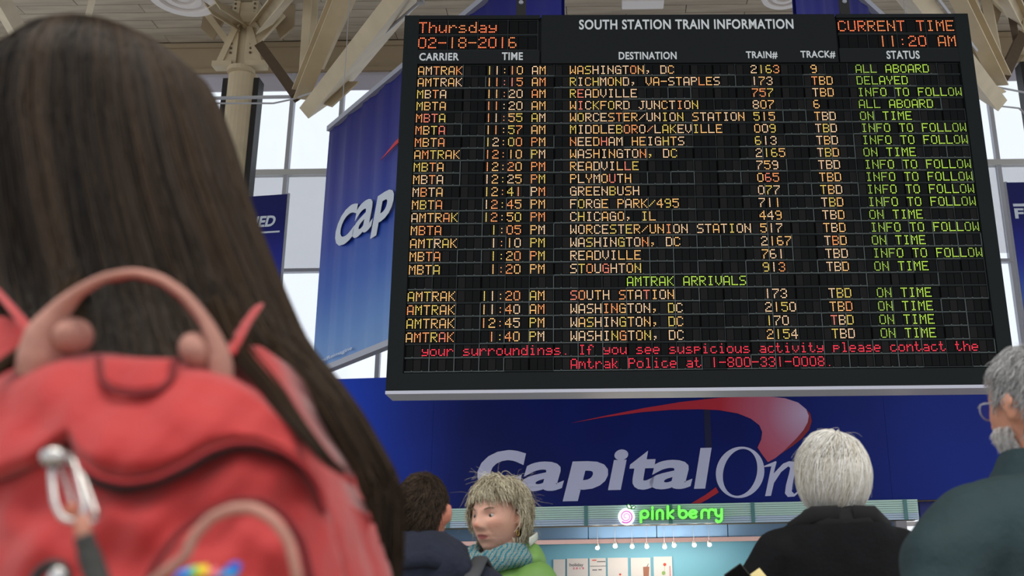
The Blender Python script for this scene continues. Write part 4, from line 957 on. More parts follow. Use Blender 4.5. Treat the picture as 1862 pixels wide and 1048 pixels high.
clump = np.sin(ph0 * 17) * .05 + np.sin(ph0 * 41 + 1) * .025
wob = np.cumsum(rg.normal(size=(NS, ns)) * .006, axis=1)
ph = ph0[:, None] * (.86 + .16 * tp) + wob + clump[:, None] * tp + .05 * np.sin(tp * 5 + ph0[:, None] * 3) - .30 * np.sin(np.clip(tp * 1.6, 0, 1) * pi) * np.exp(-((ph0[:, None] + .15) / .6) ** 2)
kk = 1.0 + rg.uniform(-.03, .02, NS)[:, None] + .02 * np.sin(ph0 * 23)[:, None] * tp - .05 * np.cos(ph0 * 9)[:, None] ** 8 * tp
kk = kk - .06 * np.exp(-((ph - .30) / .2) ** 2) * np.exp(-((tp - .45) / .14) ** 2)
HP = hsurf(ph, tp, kk)
tone = np.clip(.35 + .14 * np.sin(ph0 * 13) + .26 * rg.normal(size=NS) + .25 * (ph0 > .7), 0, 1)
nu_, nv_ = 60, 40; bv = []; bf = []
for j in range(nv_ + 1):
    for i in range(nu_ + 1):
        bv.append(tuple(hsurf(np.array(R(-112) + R(224) * i / nu_), np.array(j / nv_), .95)))
for j in range(nv_):
    for i in range(nu_): a = j * (nu_ + 1) + i; bf.append((a, a + 1, a + nu_ + 2, a + nu_ + 1))
# stray locks lying over the backpack
lk = []; ltone = []
def lock(pts, n, spread, seed):
    r_ = np.random.default_rng(seed); C3 = np.array([tuple(at(*q) - Vector((g0_.x, YG, 0))) for q in pts]); i = np.arange(len(pts))
    x = np.linspace(0, len(pts) - 1, ns); base = np.stack([np.interp(x, i, C3[:, k]) for k in range(3)], axis=1)
    for _ in range(2): base[1:-1] = (base[:-2] + base[2:] + 2 * base[1:-1]) / 4
    for q in range(n):
        o = r_.normal(size=3) * spread; tap = np.linspace(1, .12, ns)[:, None]; lk.append(base + o * tap); ltone.append(r_.random() * .5 + .3)
lock([(395, 560, .80), (425, 640, .70), (480, 695, .655), (530, 765, .62), (590, 835, .61), (625, 860, .62)], 110, .0045, 5)
lock([(150, 500, .80), (110, 590, .72), (60, 632, .66), (0, 665, .62), (-60, 720, .6)], 200, .0040, 6)
HP = np.concatenate([HP, np.array(lk)]); tone = np.concatenate([tone, np.array(ltone)])
m_h1 = hair_mat('dark_brown_hair', srgb(11, 9, 8), srgb(68, 53, 39), .45)
ob('hair', strands_mesh('hair', HP, RNG.uniform(.0007, .0015, len(HP)), m_h1, tone, (bv, bf)), P1)

# --- red backpack on her back
m_bag = mat('red_canvas', srgb(172, 38, 38), .75, noise=.10, nscale=14, bump=.35, bscale=45, sheen=.2)
m_bagd = mat('deep_red_canvas', srgb(150, 28, 33), .8, noise=.10, nscale=20, bump=.3, bscale=60)
m_seam = mat('maroon_piping', srgb(110, 20, 26), .8); m_web = mat('faded_pink_webbing', srgb(180, 130, 116), .8, noise=.12, nscale=30, bump=.3, bscale=300)
m_zipshade = mat('black_zip_shadow', srgb(24, 10, 12), .8); m_steel = mat('polished_steel', srgb(190, 188, 186), .25, metal=.9)
bag = empty('backpack', (at(245, 900, .66).x, .68, .92), label='red canvas backpack with a faded pink handle worn by the long-haired person', cat='backpack')
ibag = Matrix.Translation(-bag.location)
def Yb(px, py): 
    u = (px - 245) / 490; return .60 + .12 * abs(u) ** 2.6 + .05 * max(0, min(1, (860 - py) / 230)) ** 1.5 - .02 * max(0, min(1, (py - 900) / 300))
def fold(px, py):
    return .004 * sin(px * .021 + py * .013) * sin(py * .03 - px * .006) + .0025 * sin(px * .05 + 1) * sin(py * .045 + px * .02)
def patch(top, bot, off, nx=60, ny=30, th=.006, edge=.0, foldk=1.0, x0=None, x1=None):
    tx, ty = zip(*top); bx, by = zip(*bot); x0 = tx[0] if x0 is None else x0; x1 = tx[-1] if x1 is None else x1; mb = MB(); vs = []
    for i in range(nx + 1):
        px = x0 + (x1 - x0) * i / nx; a = float(np.interp(px, tx, ty)); b = float(np.interp(px, bx, by))
        for j in range(ny + 1):
            t = j / ny; py = a + (b - a) * t; rim = min(1, min(t, 1 - t + .0) * 6, min(i, nx - i) / nx * 10)
            vs.append(ibag @ at(px, py, Yb(px, py) + off + fold(px, py) * foldk + edge * (1 - rim) ** 2))
    back = [v + Vector((0, th, 0)) for v in vs]; W_ = ny + 1
    fs = [(i * W_ + j, (i + 1) * W_ + j, (i + 1) * W_ + j + 1, i * W_ + j + 1) for i in range(nx) for j in range(ny)]; fs = [f[::-1] for f in fs]
    n = len(vs); fs += [tuple(k + n for k in f[::-1]) for f in fs]
    rimv = [i * W_ for i in range(nx + 1)] + [nx * W_ + j for j in range(1, ny + 1)] + [i * W_ + ny for i in range(nx - 1, -1, -1)] + [j for j in range(ny - 1, 0, -1)]
    for a, b in zip(rimv, rimv[1:] + rimv[:1]): fs.append((a, b, b + n, a + n))
    return mb.add(vs + back, fs)
body_top = [(-240, 1000), (-225, 760), (-190, 640), (-130, 590), (-60, 570), (10, 576), (60, 595), (90, 640), (200, 660), (300, 665), (390, 650), (425, 626), (478, 630), (505, 662), (526, 716), (556, 776), (598, 838), (642, 941), (674, 1035), (695, 1150), (705, 1300)]
body_bot = [(-240, 1700), (705, 1700)]
patch(body_top, body_bot, .03, 90, 50, th=.07, edge=.04).build('main_body', m_bag, bag, smooth=True)
lid_top = [(-190, 850), (-150, 770), (-80, 720), (-20, 695), (60, 657), (120, 644), (200, 643), (290, 655), (380, 668), (412, 680), (461, 708), (504, 751), (542, 786), (575, 830), (592, 915)]
lid_bot = [(-190, 900), (-80, 890), (0, 872), (54, 849), (98, 812), (125, 798), (141, 840), (179, 868), (228, 879), (282, 871), (336, 845), (379, 819), (423, 805), (466, 805), (515, 820), (553, 847), (580, 885), (592, 932)]
patch(lid_top, lid_bot, -.022, 80, 30, edge=.02).build('lid', m_bag, bag, smooth=True)
pk_top = [(-180, 890), (0, 862), (54, 840), (98, 822), (141, 835), (228, 872), (282, 862), (336, 838), (423, 797), (466, 797), (515, 812), (560, 850), (600, 940), (625, 1040)]
patch(pk_top, [(-180, 1500), (625, 1500)], -.004, 70, 40, edge=.015, foldk=1.6).build('front_pocket', m_bag, bag, smooth=True)
sp2 = [(262, 1060), (285, 1015), (325, 965), (380, 925), (430, 905), (480, 908), (520, 935), (552, 985), (568, 1060)]
patch(sp2, [(262, 1400), (568, 1400)], -.018, 40, 20, edge=.014, foldk=1.5).build('small_pocket', m_bag, bag, smooth=True)
def bt(pts, r, m, name, off, flat=None, label=None, seg=8, n=6):
    P_ = np.array(pts, float); i = np.arange(len(P_)); x = np.linspace(0, len(P_) - 1, len(P_) * n)
    q = np.stack([np.interp(x, i, P_[:, k]) for k in range(P_.shape[1])], axis=1)
    for _ in range(4): q[1:-1] = (q[:-2] + q[2:] + 2 * q[1:-1]) / 4
    pth = [ibag @ at(a[0], a[1], (a[2] if len(a) > 2 else Yb(a[0], a[1]) + off)) for a in q]
    rr = r if not hasattr(r, '__len__') else list(np.interp(x, np.linspace(0, len(P_) - 1, len(r)), r))
    return MB().tube(pth, rr, seg, flat=flat).build(name, m, bag, smooth=True, label=label)
bt([(141, 852), (179, 877), (228, 888), (282, 880), (336, 855), (379, 829), (423, 815), (466, 815), (515, 829), (553, 856), (578, 890), (588, 935)], [.001, .004, .0035, .0028, .0035, .003, .0022, .002, .0018, .0018, .0016, .001], m_zipshade, 'zip', -.008, label='black zip and painted shadow under the lid edge')  # zip tape in black that also paints in the shadow under the lid edge
bt([(592, 932), (580, 885), (553, 847), (515, 820), (466, 805), (423, 805), (379, 819), (336, 845), (282, 871), (228, 879), (179, 868), (141, 840)], .0016, m_bagd, 'lid_piping', -.024)
bt([(179, 652), (184, 691), (206, 712), (244, 718), (287, 713), (312, 691), (318, 655)], .0022, m_seam, 'patch_piping', -.024)
patch([(184, 650), (312, 652)], [(184, 690), (206, 710), (244, 716), (287, 711), (312, 690)], -.027, 16, 10, edge=.004).build('handle_patch', m_bag, bag, smooth=True)
bt([(262, 1065), (285, 1018), (325, 968), (380, 928), (430, 908), (480, 911), (520, 938), (552, 988), (568, 1060)], .002, m_seam, 'pocket_piping', -.018)
# carry handle (webbing band with rolled ends) and lower loop
bt([(78, 668, .645), (80, 640, .64), (84, 605, .635), (108, 563, .63), (141, 531, .625), (190, 504, .62), (244, 494, .62), (293, 506, .62), (336, 536, .625), (372, 580, .63), (392, 622, .635), (400, 655, .64), (402, 690, .645)],
   [.014, .0135, .011, .0062, .0038, .0030, .0028, .0030, .0032, .0036, .0052, .0070, .0075], m_web, 'carry_handle', 0, label='faded pink carry handle', seg=12, flat=((0, 1, .2), 1.6, 1.0))
bt([(200, 508, .632), (244, 499, .632), (293, 512, .632), (336, 543, .636), (370, 586, .64), (388, 625, .645)], .0028, m_bagd, 'handle_lining', 0, label='deep red lining of the handle', flat=((0, 1, .2), 2.4, .8))
for a, b, rr in ((132, 612, .0115), (362, 640, .0125)):
    MB().ell(ibag @ at(a, b, .64), (rr * .9, .018, rr * 1.1), X=Matrix.Rotation(.5 if a < 200 else -.6, 3, 'Y')).build('handle_roll', m_web, bag, smooth=True)
bt([(255, 1080, .56), (300, 1042, .545), (338, 1012, .54), (352, 975, .54), (385, 941, .54), (423, 925, .54), (461, 924, .54), (497, 944, .54), (526, 984, .545), (541, 1048, .55), (545, 1120, .56)], [.0042, .004, .0036, .0036, .0038, .004, .004, .0038, .0036, .0034, .0034], m_web, 'webbing_loop', 0, label='faded pink webbing loop', seg=10, flat=((0, 1, 0), 1.0, .8))
# shoulder straps
bt([(-30, 500, .83), (0, 535, .76), (30, 570, .70), (62, 610, .67), (80, 640, .665)], .0052, m_bag, 'shoulder_strap', 0, flat=((1, 0, -.7), 1.3, .5))
bt([(468, 560, .80), (446, 590, .74), (430, 620, .70), (415, 650, .68)], .0052, m_bag, 'shoulder_strap', 0, flat=((1, 0, .7), 1.3, .5))
# wide straps over the shoulders, out of sight
for sx in (-1, 1):
    x = sx * .12; c0 = ibag @ Vector((g0_.x, YG, 0))
    MB().tube([c0 + Vector((x, -.16, 1.24)), c0 + Vector((x, -.10, 1.345)), c0 + Vector((x, .0, 1.375)), c0 + Vector((x, .10, 1.33)), c0 + Vector((x, .135, 1.22)), c0 + Vector((x * 1.2, .13, 1.1)), c0 + Vector((x * 1.4, -.10, 1.0))], .022, 10, flat=((1, 0, 0), 1.3, .35)).build('shoulder_strap', m_bag, bag, smooth=True)
# dark ring with grey centre at the lower left
q = ibag @ at(96, 1058, .545); MB().lathe([(.0075, -.002), (.0105, 0), (.0115, .003), (.0105, .005), (.0075, .005)], 24, Matrix.Translation(q) @ Matrix.Rotation(R(78), 4, 'X')).build('cord_ring', m_black, bag, smooth=True, label='black ring')
MB().ell(ibag @ at(106, 1056, .543), (.006, .005, .008)).build('cord_toggle', m_steel, bag, smooth=True, label='grey toggle')
# carabiner clipped to the lid, with its black strap
def wt_(pts, r, seg=8, closed=False, flat=None, n=5, sm=3):
    P_ = np.array([tuple(at(*q)) for q in pts]); 
    if closed: P_ = np.vstack([P_, P_[:1]])
    i = np.arange(len(P_)); x = np.linspace(0, len(P_) - 1, (len(P_) - 1) * n + 1); q = np.stack([np.interp(x, i, P_[:, k]) for k in range(3)], axis=1)
    if closed:
        q = q[:-1]
        for _ in range(sm): q = (np.roll(q, 1, 0) + np.roll(q, -1, 0) + 2 * q) / 4
    else:
        for _ in range(sm): q[1:-1] = (q[:-2] + q[2:] + 2 * q[1:-1]) / 4
    return [Vector(v) for v in q], r, seg, closed, flat
def wtube(mb, *a, **k):
    pth, r, seg, cl, fl = wt_(*a, **k); return mb.tube(pth, r, seg, closed=cl, flat=fl)
cb = empty('carabiner', at(125, 890, .535), label='silver carabiner clipped to the lid of the red backpack', cat='carabiner'); icb = Matrix.Translation(-cb.location)
def cpart(mb, name, m, label=None): mb.v = [tuple(icb @ Vector(v)) for v in mb.v]; return mb.build(name, m, cb, smooth=True, label=label)
cpart(wtube(MB(), [(97, 838, .535), (94, 865, .535), (100, 918, .53), (112, 942, .53), (130, 948, .53), (150, 944, .53), (155, 926, .53), (146, 880, .535), (135, 838, .54), (124, 826, .545), (106, 826, .54)], .0018, closed=True), 'frame', m_steel)
cpart(wtube(MB(), [(128, 838, .55), (150, 866, .55), (165, 905, .545), (177, 938, .54), (168, 950, .535), (150, 948, .533)], .0018), 'gate', m_steel)
cpart(wtube(MB(), [(110, 850, .545), (122, 880, .545), (135, 925, .54)], .0011), 'gate_wire', m_steel)
cpart(MB().ell(at(97, 830, .533), (.0068, .005, .0055)), 'hinge_barrel', m_steel); cpart(wtube(MB(), [(84, 842, .54), (96, 846, .53), (112, 842, .54)], .0024), 'rubber_band', m_black, 'black band at the hinge')
cpart(MB().ell(at(130, 930, .54), (.0045, .003, .0045)), 'rivet', mat('copper_rivet', srgb(196, 120, 96), .4, metal=.5), 'copper coloured rivet')
st = empty('key_strap', at(165, 1000, .53), label='black strap hanging from the silver carabiner on the backpack', cat='strap'); icb = Matrix.Translation(-st.location); cb_ = cb; cb = st
cpart(wtube(MB(), [(148, 940, .53), (150, 960, .528), (153, 985, .528)], .0042, flat=((1, 0, 0), 1, .5)), 'loop', mat('tan_loop', srgb(176, 120, 100), .7), 'tan fastening loop')
cpart(wtube(MB(), [(152, 975, .527), (160, 1005, .527), (175, 1045, .525), (190, 1100, .52), (196, 1180, .52)], [.0055] * 5 + [.0062] * 16, flat=((1, 0, 0), 1, .5)), 'webbing', mat('charcoal_webbing', srgb(50, 50, 48), .8, bump=.4, bscale=300))
rb = empty('ribbon', at(385, 1060, .53), label='rainbow coloured ribbon at the webbing loop of the red backpack', cat='ribbon'); icb = Matrix.Translation(-rb.location); cb = rb
for i, (c_, pts) in enumerate((((30, 120, 220), [(318, 1058, .53), (330, 1040, .528), (350, 1044, .526)]), ((40, 180, 200), [(334, 1050, .53), (345, 1036, .528), (362, 1040, .526)]), ((150, 200, 60), [(350, 1052, .53), (356, 1033, .526), (366, 1044, .526)]), ((235, 200, 50), [(360, 1052, .53), (368, 1031, .526), (378, 1046, .526)]), ((220, 110, 120), [(376, 1052, .53), (388, 1036, .526), (396, 1050, .526)]), ((30, 140, 200), [(392, 1056, .53), (410, 1040, .526), (430, 1046, .526)]), ((30, 90, 190), [(400, 1050, .53), (424, 1026, .528), (436, 1034, .53)]))):
    cpart(wtube(MB(), pts, .0032, flat=((0, 1, .4), 1.2, .5)), 'ribbon_loop', mat('ribbon_colour_%d' % i, srgb(*c_), .5), None)

# --- woman with white hair, black coat
m_coat = mat('black_wool_coat', srgb(13, 14, 17), .85, noise=.2, nscale=20, bump=.25, bscale=80, spec=.2)
YW = 2.9; gw_ = at(1512, 850, YW); Hw = at(1512, 783, YW).z - .012
arms = (((-.27, .02, 1.02), (-.20, .26, 1.12)), ((.27, .02, 1.02), (.20, .26, 1.12)))
zc_ = at(1512, 935, YW).z
P2, hc2 = person('person', (gw_.x, YW, 0), R(2), Hw, 'person with white bobbed hair in a black coat, seen from behind', srgb(214, 172, 150), arms)
jacket(P2, Hw, arms, m_coat, sh=.205, disp=.018, dscale=.16, hem=.40, neck=.865, drop=-.002, slope=.0)
mb = MB(); ring_loft(mb, [(Hw * .866, .088, .082, 0, -.02), (Hw * .858, .100, .090, 0, -.02), (Hw * .845, .118, .10, 0, -.02), (Hw * .83, .125, .10, 0, -.018)]); fuse(mb, 'collar', mat('black_velvet_collar', srgb(14, 14, 16), .9), .007, 2, disp=.008, dscale=.05, parent=P2)
for sx in (-1, 1):
    mb = MB().tube([(sx * .02, -.115, Hw * .855), (sx * .085, -.095, Hw * .852), (sx * .145, -.04, Hw * .832)], [.016, .02, .012], 8, flat=((0, 0, 1), 1.2, .4)); mb.build('collar_flap', bpy.data.materials['black_velvet_collar'], P2, smooth=True)
mb = MB().tube([(x, -.142 - .0 * x, Hw * .725 - abs(x) ** 2 * .6) for x in np.linspace(-.17, .17, 15)], .0022, 6); mb.build('yoke_seam', m_coat, P2)
reg = lambda u: ~((u[:, 1] > .30) & (u[:, 2] < .45)) & (u[:, 2] > -.62)
cW = (0, -.008, Hw - .112); rW = (.092, .108, .120)
Lw = lambda u: .15 + .10 * np.clip(u[:, 2] + .2, 0, 1.2)
HW = comb(7000, cW, rW, (.12, -.25, .95), reg, Lw, vol=.14, g=.3, swirl=.12, jit=.30, cling=.55, seed=4, n=12)
HWf = comb(110, cW, rW, (.12, -.25, .95), reg, .07, vol=.18, g=.2, swirl=.3, jit=.9, cling=.1, seed=9, n=12, lift=.35)
m_h2 = hair_mat('white_hair', srgb(206, 198, 178), srgb(252, 251, 248), .5)
tn = np.clip(.62 + .28 * RNG.normal(size=len(HW) + len(HWf)), 0, 1)
ob('hair', strands_mesh('hair', np.concatenate([HW, HWf]), np.concatenate([RNG.uniform(.0008, .0016, len(HW)), np.full(len(HWf), .0004)]), m_h2, tn, cap(cW, rW, reg, .99)), P2)
# notepad and phone she holds
np_ = empty('notepad', at(1380, 1088, 2.62), R(0), label='yellow edged notepad held beside the black coat', cat='notepad'); X = Matrix.Rotation(R(-33), 3, 'Y') @ Matrix.Rotation(R(50), 3, 'X')
MB().box((0, 0, 0), (.10, .14, .008), X=X).build('pages', mat('cream_paper', srgb(232, 214, 150), .7), np_); MB().box(X @ Vector((0, 0, -.006)), (.104, .144, .003), X=X).build('cover', m_black, np_)
ph_ = empty('phone', at(1352, 1062, 2.6), label='dark phone sticking out above the yellow notepad', cat='phone'); MB().box((0, 0, 0), (.055, .11, .009), X=X).build('case', m_black, ph_, bevel=.003); MB().box(X @ Vector((0, 0, .0052)), (.049, .10, .001), X=X).build('screen', m_slot, ph_)

# --- bearded man in a dark teal jacket
m_teal = mat('dark_teal_cotton', srgb(27, 50, 55), .8, noise=.12, nscale=9, bump=.3, bscale=50)
YM = 1.93; gm = at(1884, 750, YM); Hm = at(1880, 636, YM).z + .0
arms = (((-.34, -.04, 1.12), (-.33, .12, .92)), ((.285, -.02, 1.08), (.26, .18, .92)))
P3, hc3 = person('person', (gm.x, YM, 0), R(24), Hm, 'person with grey hair, white beard and glasses in a dark teal jacket', srgb(206, 146, 120), arms, old=.5)
jacket(P3, Hm, arms, m_teal, sh=.25, disp=.03, dscale=.17, thick=1.08, neck=.86, drop=-.006)
mb = MB(); ring_loft(mb, [(Hm * .875, .082, .085, 0, -.022), (Hm * .868, .092, .095, 0, -.022), (Hm * .845, .115, .11, 0, -.02), (Hm * .83, .13, .11, 0, -.015)]); fuse(mb, 'collar', m_teal, .008, 2, disp=.01, dscale=.06, parent=P3)
sm = [(-.055, -.105, Hm * .845), (-.125, -.13, Hm * .80), (-.15, -.145, Hm * .74), (-.155, -.15, Hm * .66), (-.15, -.15, Hm * .58)]
MB().tube(sm, .003, 6).build('raglan_seam', m_seamt := mat('teal_seam', srgb(22, 42, 46), .85), P3)
reg3 = lambda u: ~((u[:, 1] > .25) & (u[:, 2] < .62)) & (u[:, 2] > -.50) & ~((abs(u[:, 0]) > .62) & (u[:, 2] < .16) & (u[:, 2] > -.6) & (u[:, 1] > -.42)) & ~((u[:, 2] > .80) & (u[:, 1] < .2) & (u[:, 0] > -.25))
c3_ = (0, -.006, Hm - .115); r3_ = (.080, .101, .119)
H3 = comb(6000, c3_, r3_, (.0, -.3, .95), reg3, .045, vol=.12, g=.25, swirl=.1, jit=.45, cling=.3, seed=5, n=7, lift=.35)
m_h3 = hair_mat('grey_hair', srgb(92, 92, 94), srgb(214, 214, 214), .55)
ob('hair', strands_mesh('hair', H3, RNG.uniform(.0005, .0010, len(H3)), m_h3, None, cap(c3_, r3_, reg3, .985)), P3)
regb = lambda u: (u[:, 1] > .02) & (u[:, 2] < -.30) & (u[:, 2] > -.98) & ~((abs(u[:, 0]) < .3) & (u[:, 2] > -.6)& (u[:, 2] < -.44))
cb3 = (0, .0, Hm - .117); rb3 = (.070, .100, .119)
Bd = comb(3500, cb3, rb3, (0, .2, 1), regb, .022, vol=.10, g=.5, swirl=0, jit=.4, cling=.1, seed=6, n=6, lift=.5)
m_h4 = hair_mat('white_beard', srgb(190, 186, 182), srgb(250, 248, 246), .55); ob('beard', strands_mesh('beard', Bd, RNG.uniform(.0005, .0009, len(Bd)), m_h4, None), P3, label='short white beard')
gl = MB()
for sx in (-1, 1):
    gl.tube([hc3 + Vector((sx * .033 + .024 * cos(t), .100 - abs(sx * .033 + .024 * cos(t)) * .18, .004 + .018 * sin(t))) for t in np.linspace(0, 2 * pi, 17)[:-1]], .0013, 6, closed=True)
    gl.tube([hc3 + Vector((sx * .058, .092, .010)), hc3 + Vector((sx * .083, .06, .010)), hc3 + Vector((sx * .086, -.004, .008)), hc3 + Vector((sx * .082, -.03, -.008))], .0015, 6)
gl.tube([hc3 + Vector((-.011, .105, .008)), hc3 + Vector((0, .110, .011)), hc3 + Vector((.011, .105, .008))], .0013, 6)
go = gl.build('glasses', m_alu, P3, label='thin metal glasses')
for sx in (-1, 1): MB().lathe([(.001, .0008), (.022, .0008), (.022, -.0008)], 16, Matrix.Translation(hc3 + Vector((sx * .033, .094, .004))) @ Matrix.Rotation(R(-90), 4, 'X')).build('lens', m_glass, go)

# --- dark haired man with a navy hooded jacket and a black backpack
m_navyj = mat('navy_fleece', srgb(22, 28, 46), .9, noise=.15, nscale=30, bump=.3, bscale=80)
YD = 2.75; gd = at(769, 900, YD); Hd = at(769, 862, YD).z
arms = (((-.26, .0, .98), (-.23, .2, .9)), ((.26, .0, .98), (.23, .2, .9)))
P4, hc4 = person('person', (gd.x, YD, 0), R(-4), Hd, 'person with short dark hair in a navy hooded jacket, seen from behind', srgb(200, 128, 104), arms, s=.93)
jacket(P4, Hd, arms, m_navyj, sh=.205, disp=.02, dscale=.1, neck=.84)
mb = MB(); ring_loft(mb, [(Hd * .893, .070, .045, 0, -.045), (Hd * .880, .10, .080, .005, -.05), (Hd * .85, .14, .105, .012, -.06), (Hd * .81, .16, .10, .015, -.062), (Hd * .785, .13, .09, .015, -.062), (Hd * .77, .07, .05, .012, -.062)]); fuse(mb, 'hood', m_navyj, .008, 3, disp=.035, dscale=.075, parent=P4)
mb = MB().tube([(-.10, -.13, Hd * .85), (-.03, -.165, Hd * .838), (.06, -.165, Hd * .845), (.14, -.12, Hd * .825)], [.012, .02, .02, .012], 10, flat=((0, 0, 1), 1.1, .6)); mb.build('hood_fold', m_navyj, P4, smooth=True)
reg4 = lambda u: ~((u[:, 1] > .25) & (u[:, 2] < .6)) & (u[:, 2] > -.60) & ~((abs(u[:, 0]) > .62) & (u[:, 2] < .14) & (u[:, 1] > -.42))
c4 = (0, -.006, Hd - .107); r4_ = (.070, .091, .106)
H4 = comb(5200, c4, r4_, (.15, -.35, .9), reg4, .030, vol=.05, g=.2, swirl=.45, jit=.5, cling=.3, seed=8, n=6, lift=.4)
m_h5 = hair_mat('dark_brown_short_hair', srgb(22, 18, 16), srgb(92, 76, 62), .5); ob('hair', strands_mesh('hair', H4, RNG.uniform(.0005, .0009, len(H4)), m_h5, None, cap(c4, r4_, reg4, .985)), P4)
dp = empty('backpack', (gd.x + .03, YD - .24, Hd * .52), R(-4), label='black backpack on the person with short dark hair', cat='backpack'); m_dk = mat('black_nylon', srgb(34, 35, 38), .7, bump=.3, bscale=90); m_dk2 = mat('grey_nylon', srgb(62, 64, 68), .7)
hh = Hd * .745 - Hd * .52
mb = MB(); ring_loft(mb, [(hh, .05, .03, .0, .0), (hh - .02, .11, .065, 0, 0), (hh - .07, .145, .085, 0, 0), (hh - .2, .155, .10, 0, 0), (.02, .15, .10, 0, 0), (0, .12, .08, 0, 0)]); fuse(mb, 'bag_body', m_dk, .01, 3, disp=.012, dscale=.08, parent=dp)
MB().tube([(-.06, -.03, hh - .02), (-.03, -.04, hh + .025), (.03, -.04, hh + .025), (.06, -.03, hh - .02)], .008, 8).build('carry_handle', m_dk, dp, smooth=True)
MB().tube([(-.11 , -.085, hh - .09), (0, -.115, hh - .04), (.11, -.085, hh - .09)], .006, 6).build('zip', m_dk2, dp, smooth=True, label='grey zip')
MB().tube([(.03, -.08, hh - .02), (.09, -.09, hh - .05), (.13, -.05, hh - .1)], .006, 6).build('side_strap', m_dk2, dp, smooth=True)
for sx in (-1, 1):
    MB().tube([(sx * .09, .07, hh + .0), (sx * .12, .11, hh + .10), (sx * .125, .20, hh + .15), (sx * .13, .33, hh + .10), (sx * .13, .42, hh - .08)], .022, 8, flat=((1, 0, 0), 1, .3)).build('shoulder_strap', m_dk2, dp, smooth=True)

# --- woman with short blonde hair, scarf and green jacket, turned towards the camera's left
m_green = mat('apple_green_shell', srgb(108, 150, 74), .6, noise=.08, nscale=10, bump=.15, bscale=40)
YE = 3.45; ge = at(905, 930, YE); He = at(908, 879, YE).z
arms = (((-.24, .02, .98), (-.2, .22, .92)), ((.24, .02, .98), (.2, .22, .92)))
Ez = 149
P5, hc5 = person('person', (ge.x, YE, 0), R(Ez), He, 'person with short blonde hair, patterned scarf and green jacket, facing left', srgb(206, 158, 138), arms, s=1.03, old=1, vox=.0035, eyes=(.12, 1, -.12), lipc=srgb(160, 84, 84))
jacket(P5, He, arms, m_green, sh=.19, disp=.025, dscale=.14, neck=.835, drop=.012, slope=.01)
m_lin = mat('cream_hood_lining', srgb(206, 210, 200), .8)
mb = MB(); ring_loft(mb, [(He * .868, .085, .04, 0, -.085), (He * .858, .11, .055, 0, -.085), (He * .83, .135, .07, 0, -.08), (He * .80, .12, .06, 0, -.085), (He * .785, .06, .04, 0, -.085)]); fuse(mb, 'hood', m_green, .007, 3, disp=.02, dscale=.06, parent=P5)
MB().tube([(-.115, -.03, He * .868), (-.085, -.115, He * .882), (0, -.135, He * .882), (.085, -.115, He * .88), (.115, -.03, He * .865)], .012, 10, flat=((0, 0, 1), 1.3, .25)).build('hood_lining', m_lin, P5, smooth=True, label='cream hood lining')
for k_2 in range(3): MB().tube([(-.02 + .0 * k_2, .135, He * (.80 - .04 * k_2)), (-.02, .142, He * (.79 - .04 * k_2))], .006, 8).build('snap_button', m_dk2, P5)
def scarf_mat():
    m = mat('patterned_scarf', srgb(60, 120, 130), .85, bump=.3, bscale=200); nt = m.node_tree; p = nt.nodes['Principled BSDF']
    tc = nt.nodes.new('ShaderNodeTexCoord'); w1 = nt.nodes.new('ShaderNodeTexWave'); w1.inputs['Scale'].default_value = 26; w1.inputs['Distortion'].default_value = 5; w1.bands_direction = 'DIAGONAL'
    w2 = nt.nodes.new('ShaderNodeTexWave'); w2.inputs['Scale'].default_value = 40; w2.bands_direction = 'Z'; w2.inputs['Distortion'].default_value = 4
    for w_ in (w1, w2): nt.links.new(tc.outputs['Object'], w_.inputs[0])
    cr = nt.nodes.new('ShaderNodeValToRGB'); e = cr.color_ramp.elements; cr.color_ramp.interpolation = 'CONSTANT'
    e[0].color = srgb(34, 92, 108); e[1].position = .93; e[1].color = srgb(176, 156, 84)
    for t, c_ in ((.22, srgb(60, 138, 150)), (.40, srgb(40, 46, 56)), (.52, srgb(176, 180, 172)), (.7, srgb(58, 112, 128))): x = e.new(t); x.color = c_
    ad = nt.nodes.new('ShaderNodeMath'); ad.operation = 'MULTIPLY_ADD'; nt.links.new(w2.outputs[1], ad.inputs[0]); ad.inputs[1].default_value = .3; nt.links.new(w1.outputs[1], ad.inputs[2])
    md = nt.nodes.new('ShaderNodeMath'); md.operation = 'MULTIPLY'; nt.links.new(ad.outputs[0], md.inputs[0]); md.inputs[1].default_value = .77
    nt.links.new(md.outputs[0], cr.inputs[0]); nt.links.new(cr.outputs[0], p.inputs['Base Color']); return m
mb = MB()
for (dz_, rr, t_) in ((-.004, .084, .025), (-.035, .098, .030)):
    mb.tube([(rr * cos(a), -.005 + rr * sin(a) * 1.05, He * .853 + dz_ - .022 * sin(a) + .01 * sin(3 * a)) for a in np.linspace(0, 2 * pi, 25)[:-1]], t_, 12, closed=True)
mb.tube([(.03, .10, He * .845), (.035, .135, He * .80), (.03, .15, He * .73)], [.035, .045, .04], 10, flat=((1, 0, 0), 1.2, .4)); mb.tube([(-.05, .09, He * .845), (-.02, .13, He * .81), (.03, .15, He * .76)], [.03, .035, .03], 10, flat=((1, 0, 0), 1.2, .4))
fuse(mb, 'scarf', scarf_mat(), .006, 2, disp=.012, dscale=.04, parent=P5, label='teal, black and white patterned scarf')
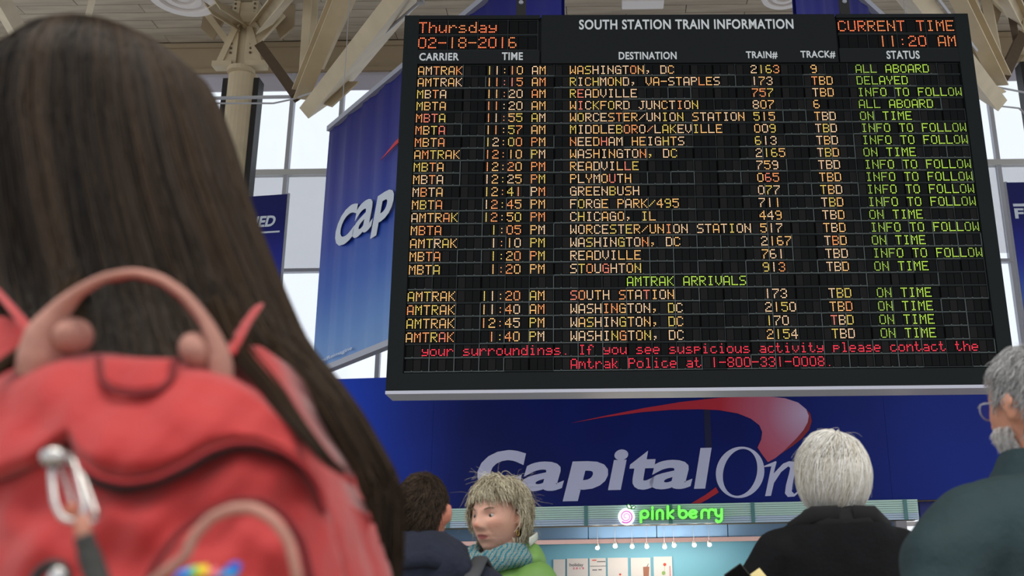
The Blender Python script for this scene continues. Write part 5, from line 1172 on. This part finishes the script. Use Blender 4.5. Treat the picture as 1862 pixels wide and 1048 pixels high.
MB().tube([hc5 + Vector((-.084 + .006 * cos(t) * 0, -.004 + .008 * cos(t), -.050 + .010 * sin(t))) for t in np.linspace(0, 2 * pi, 13)[:-1]], .0013, 6, closed=True).build('earring', mat('gold', srgb(220, 180, 100), .3, metal=.9), P5, label='small gold hoop earring')
MB().tube([hc5 + Vector((.084, -.004 + .008 * cos(t), -.050 + .010 * sin(t))) for t in np.linspace(0, 2 * pi, 13)[:-1]], .0013, 6, closed=True).build('earring', bpy.data.materials['gold'], P5)
reg5 = lambda u: ((u[:, 2] > .60) | ((u[:, 1] < .18) & (u[:, 2] > -.62))) & ~((abs(u[:, 0]) > .8) & (u[:, 2] < .0) & (abs(u[:, 1] - .0) < .25))
c5 = (0, -.010, He - .112); r5 = (.090, .104, .121)
L5 = lambda u: np.where(u[:, 1] > .15, .048, .092) + .03 * np.clip(u[:, 2], 0, 1)
H5 = comb(6500, c5, r5, (-.12, -.1, .97), reg5, L5, vol=.20, g=.25, swirl=-.6, jit=.65, cling=.3, seed=12, n=11, lift=.65)
H5b = comb(200, c5, r5, (-.1, -.1, .97), reg5, .10, vol=.35, g=.1, swirl=.3, jit=.9, cling=.0, seed=13, n=11, lift=.9)
m_h6 = hair_mat('ash_blonde_hair', srgb(96, 78, 52), srgb(250, 242, 214), .5)
ob('hair', strands_mesh('hair', np.concatenate([H5, H5b]), np.concatenate([RNG.uniform(.0007, .0014, len(H5)), np.full(len(H5b), .0004)]), m_h6, None, cap(c5, r5, reg5, .98)), P5)
br = []
for sx in (-1, 1):
    for i in range(60):
        x = .018 + .028 * random.random(); z = .024 + .006 * sin((x - .018) / .028 * 2.6) + random.uniform(-.002, .002); y = .097 * math.sqrt(max(0, 1 - (x / .075) ** 2 - (z / .117) ** 2)) + .005
        q = np.array([sx * x, y, z]); br.append(np.stack([np.array(hc5) + q * 1.03 + np.array([sx * .006 * t, 0, .0015 * t]) for t in np.linspace(0, 1, 4)]))
ob('eyebrows', strands_mesh('eyebrows', np.array(br), .0006, m_h6, np.full(len(br), .1)), P5, kind='stuff')
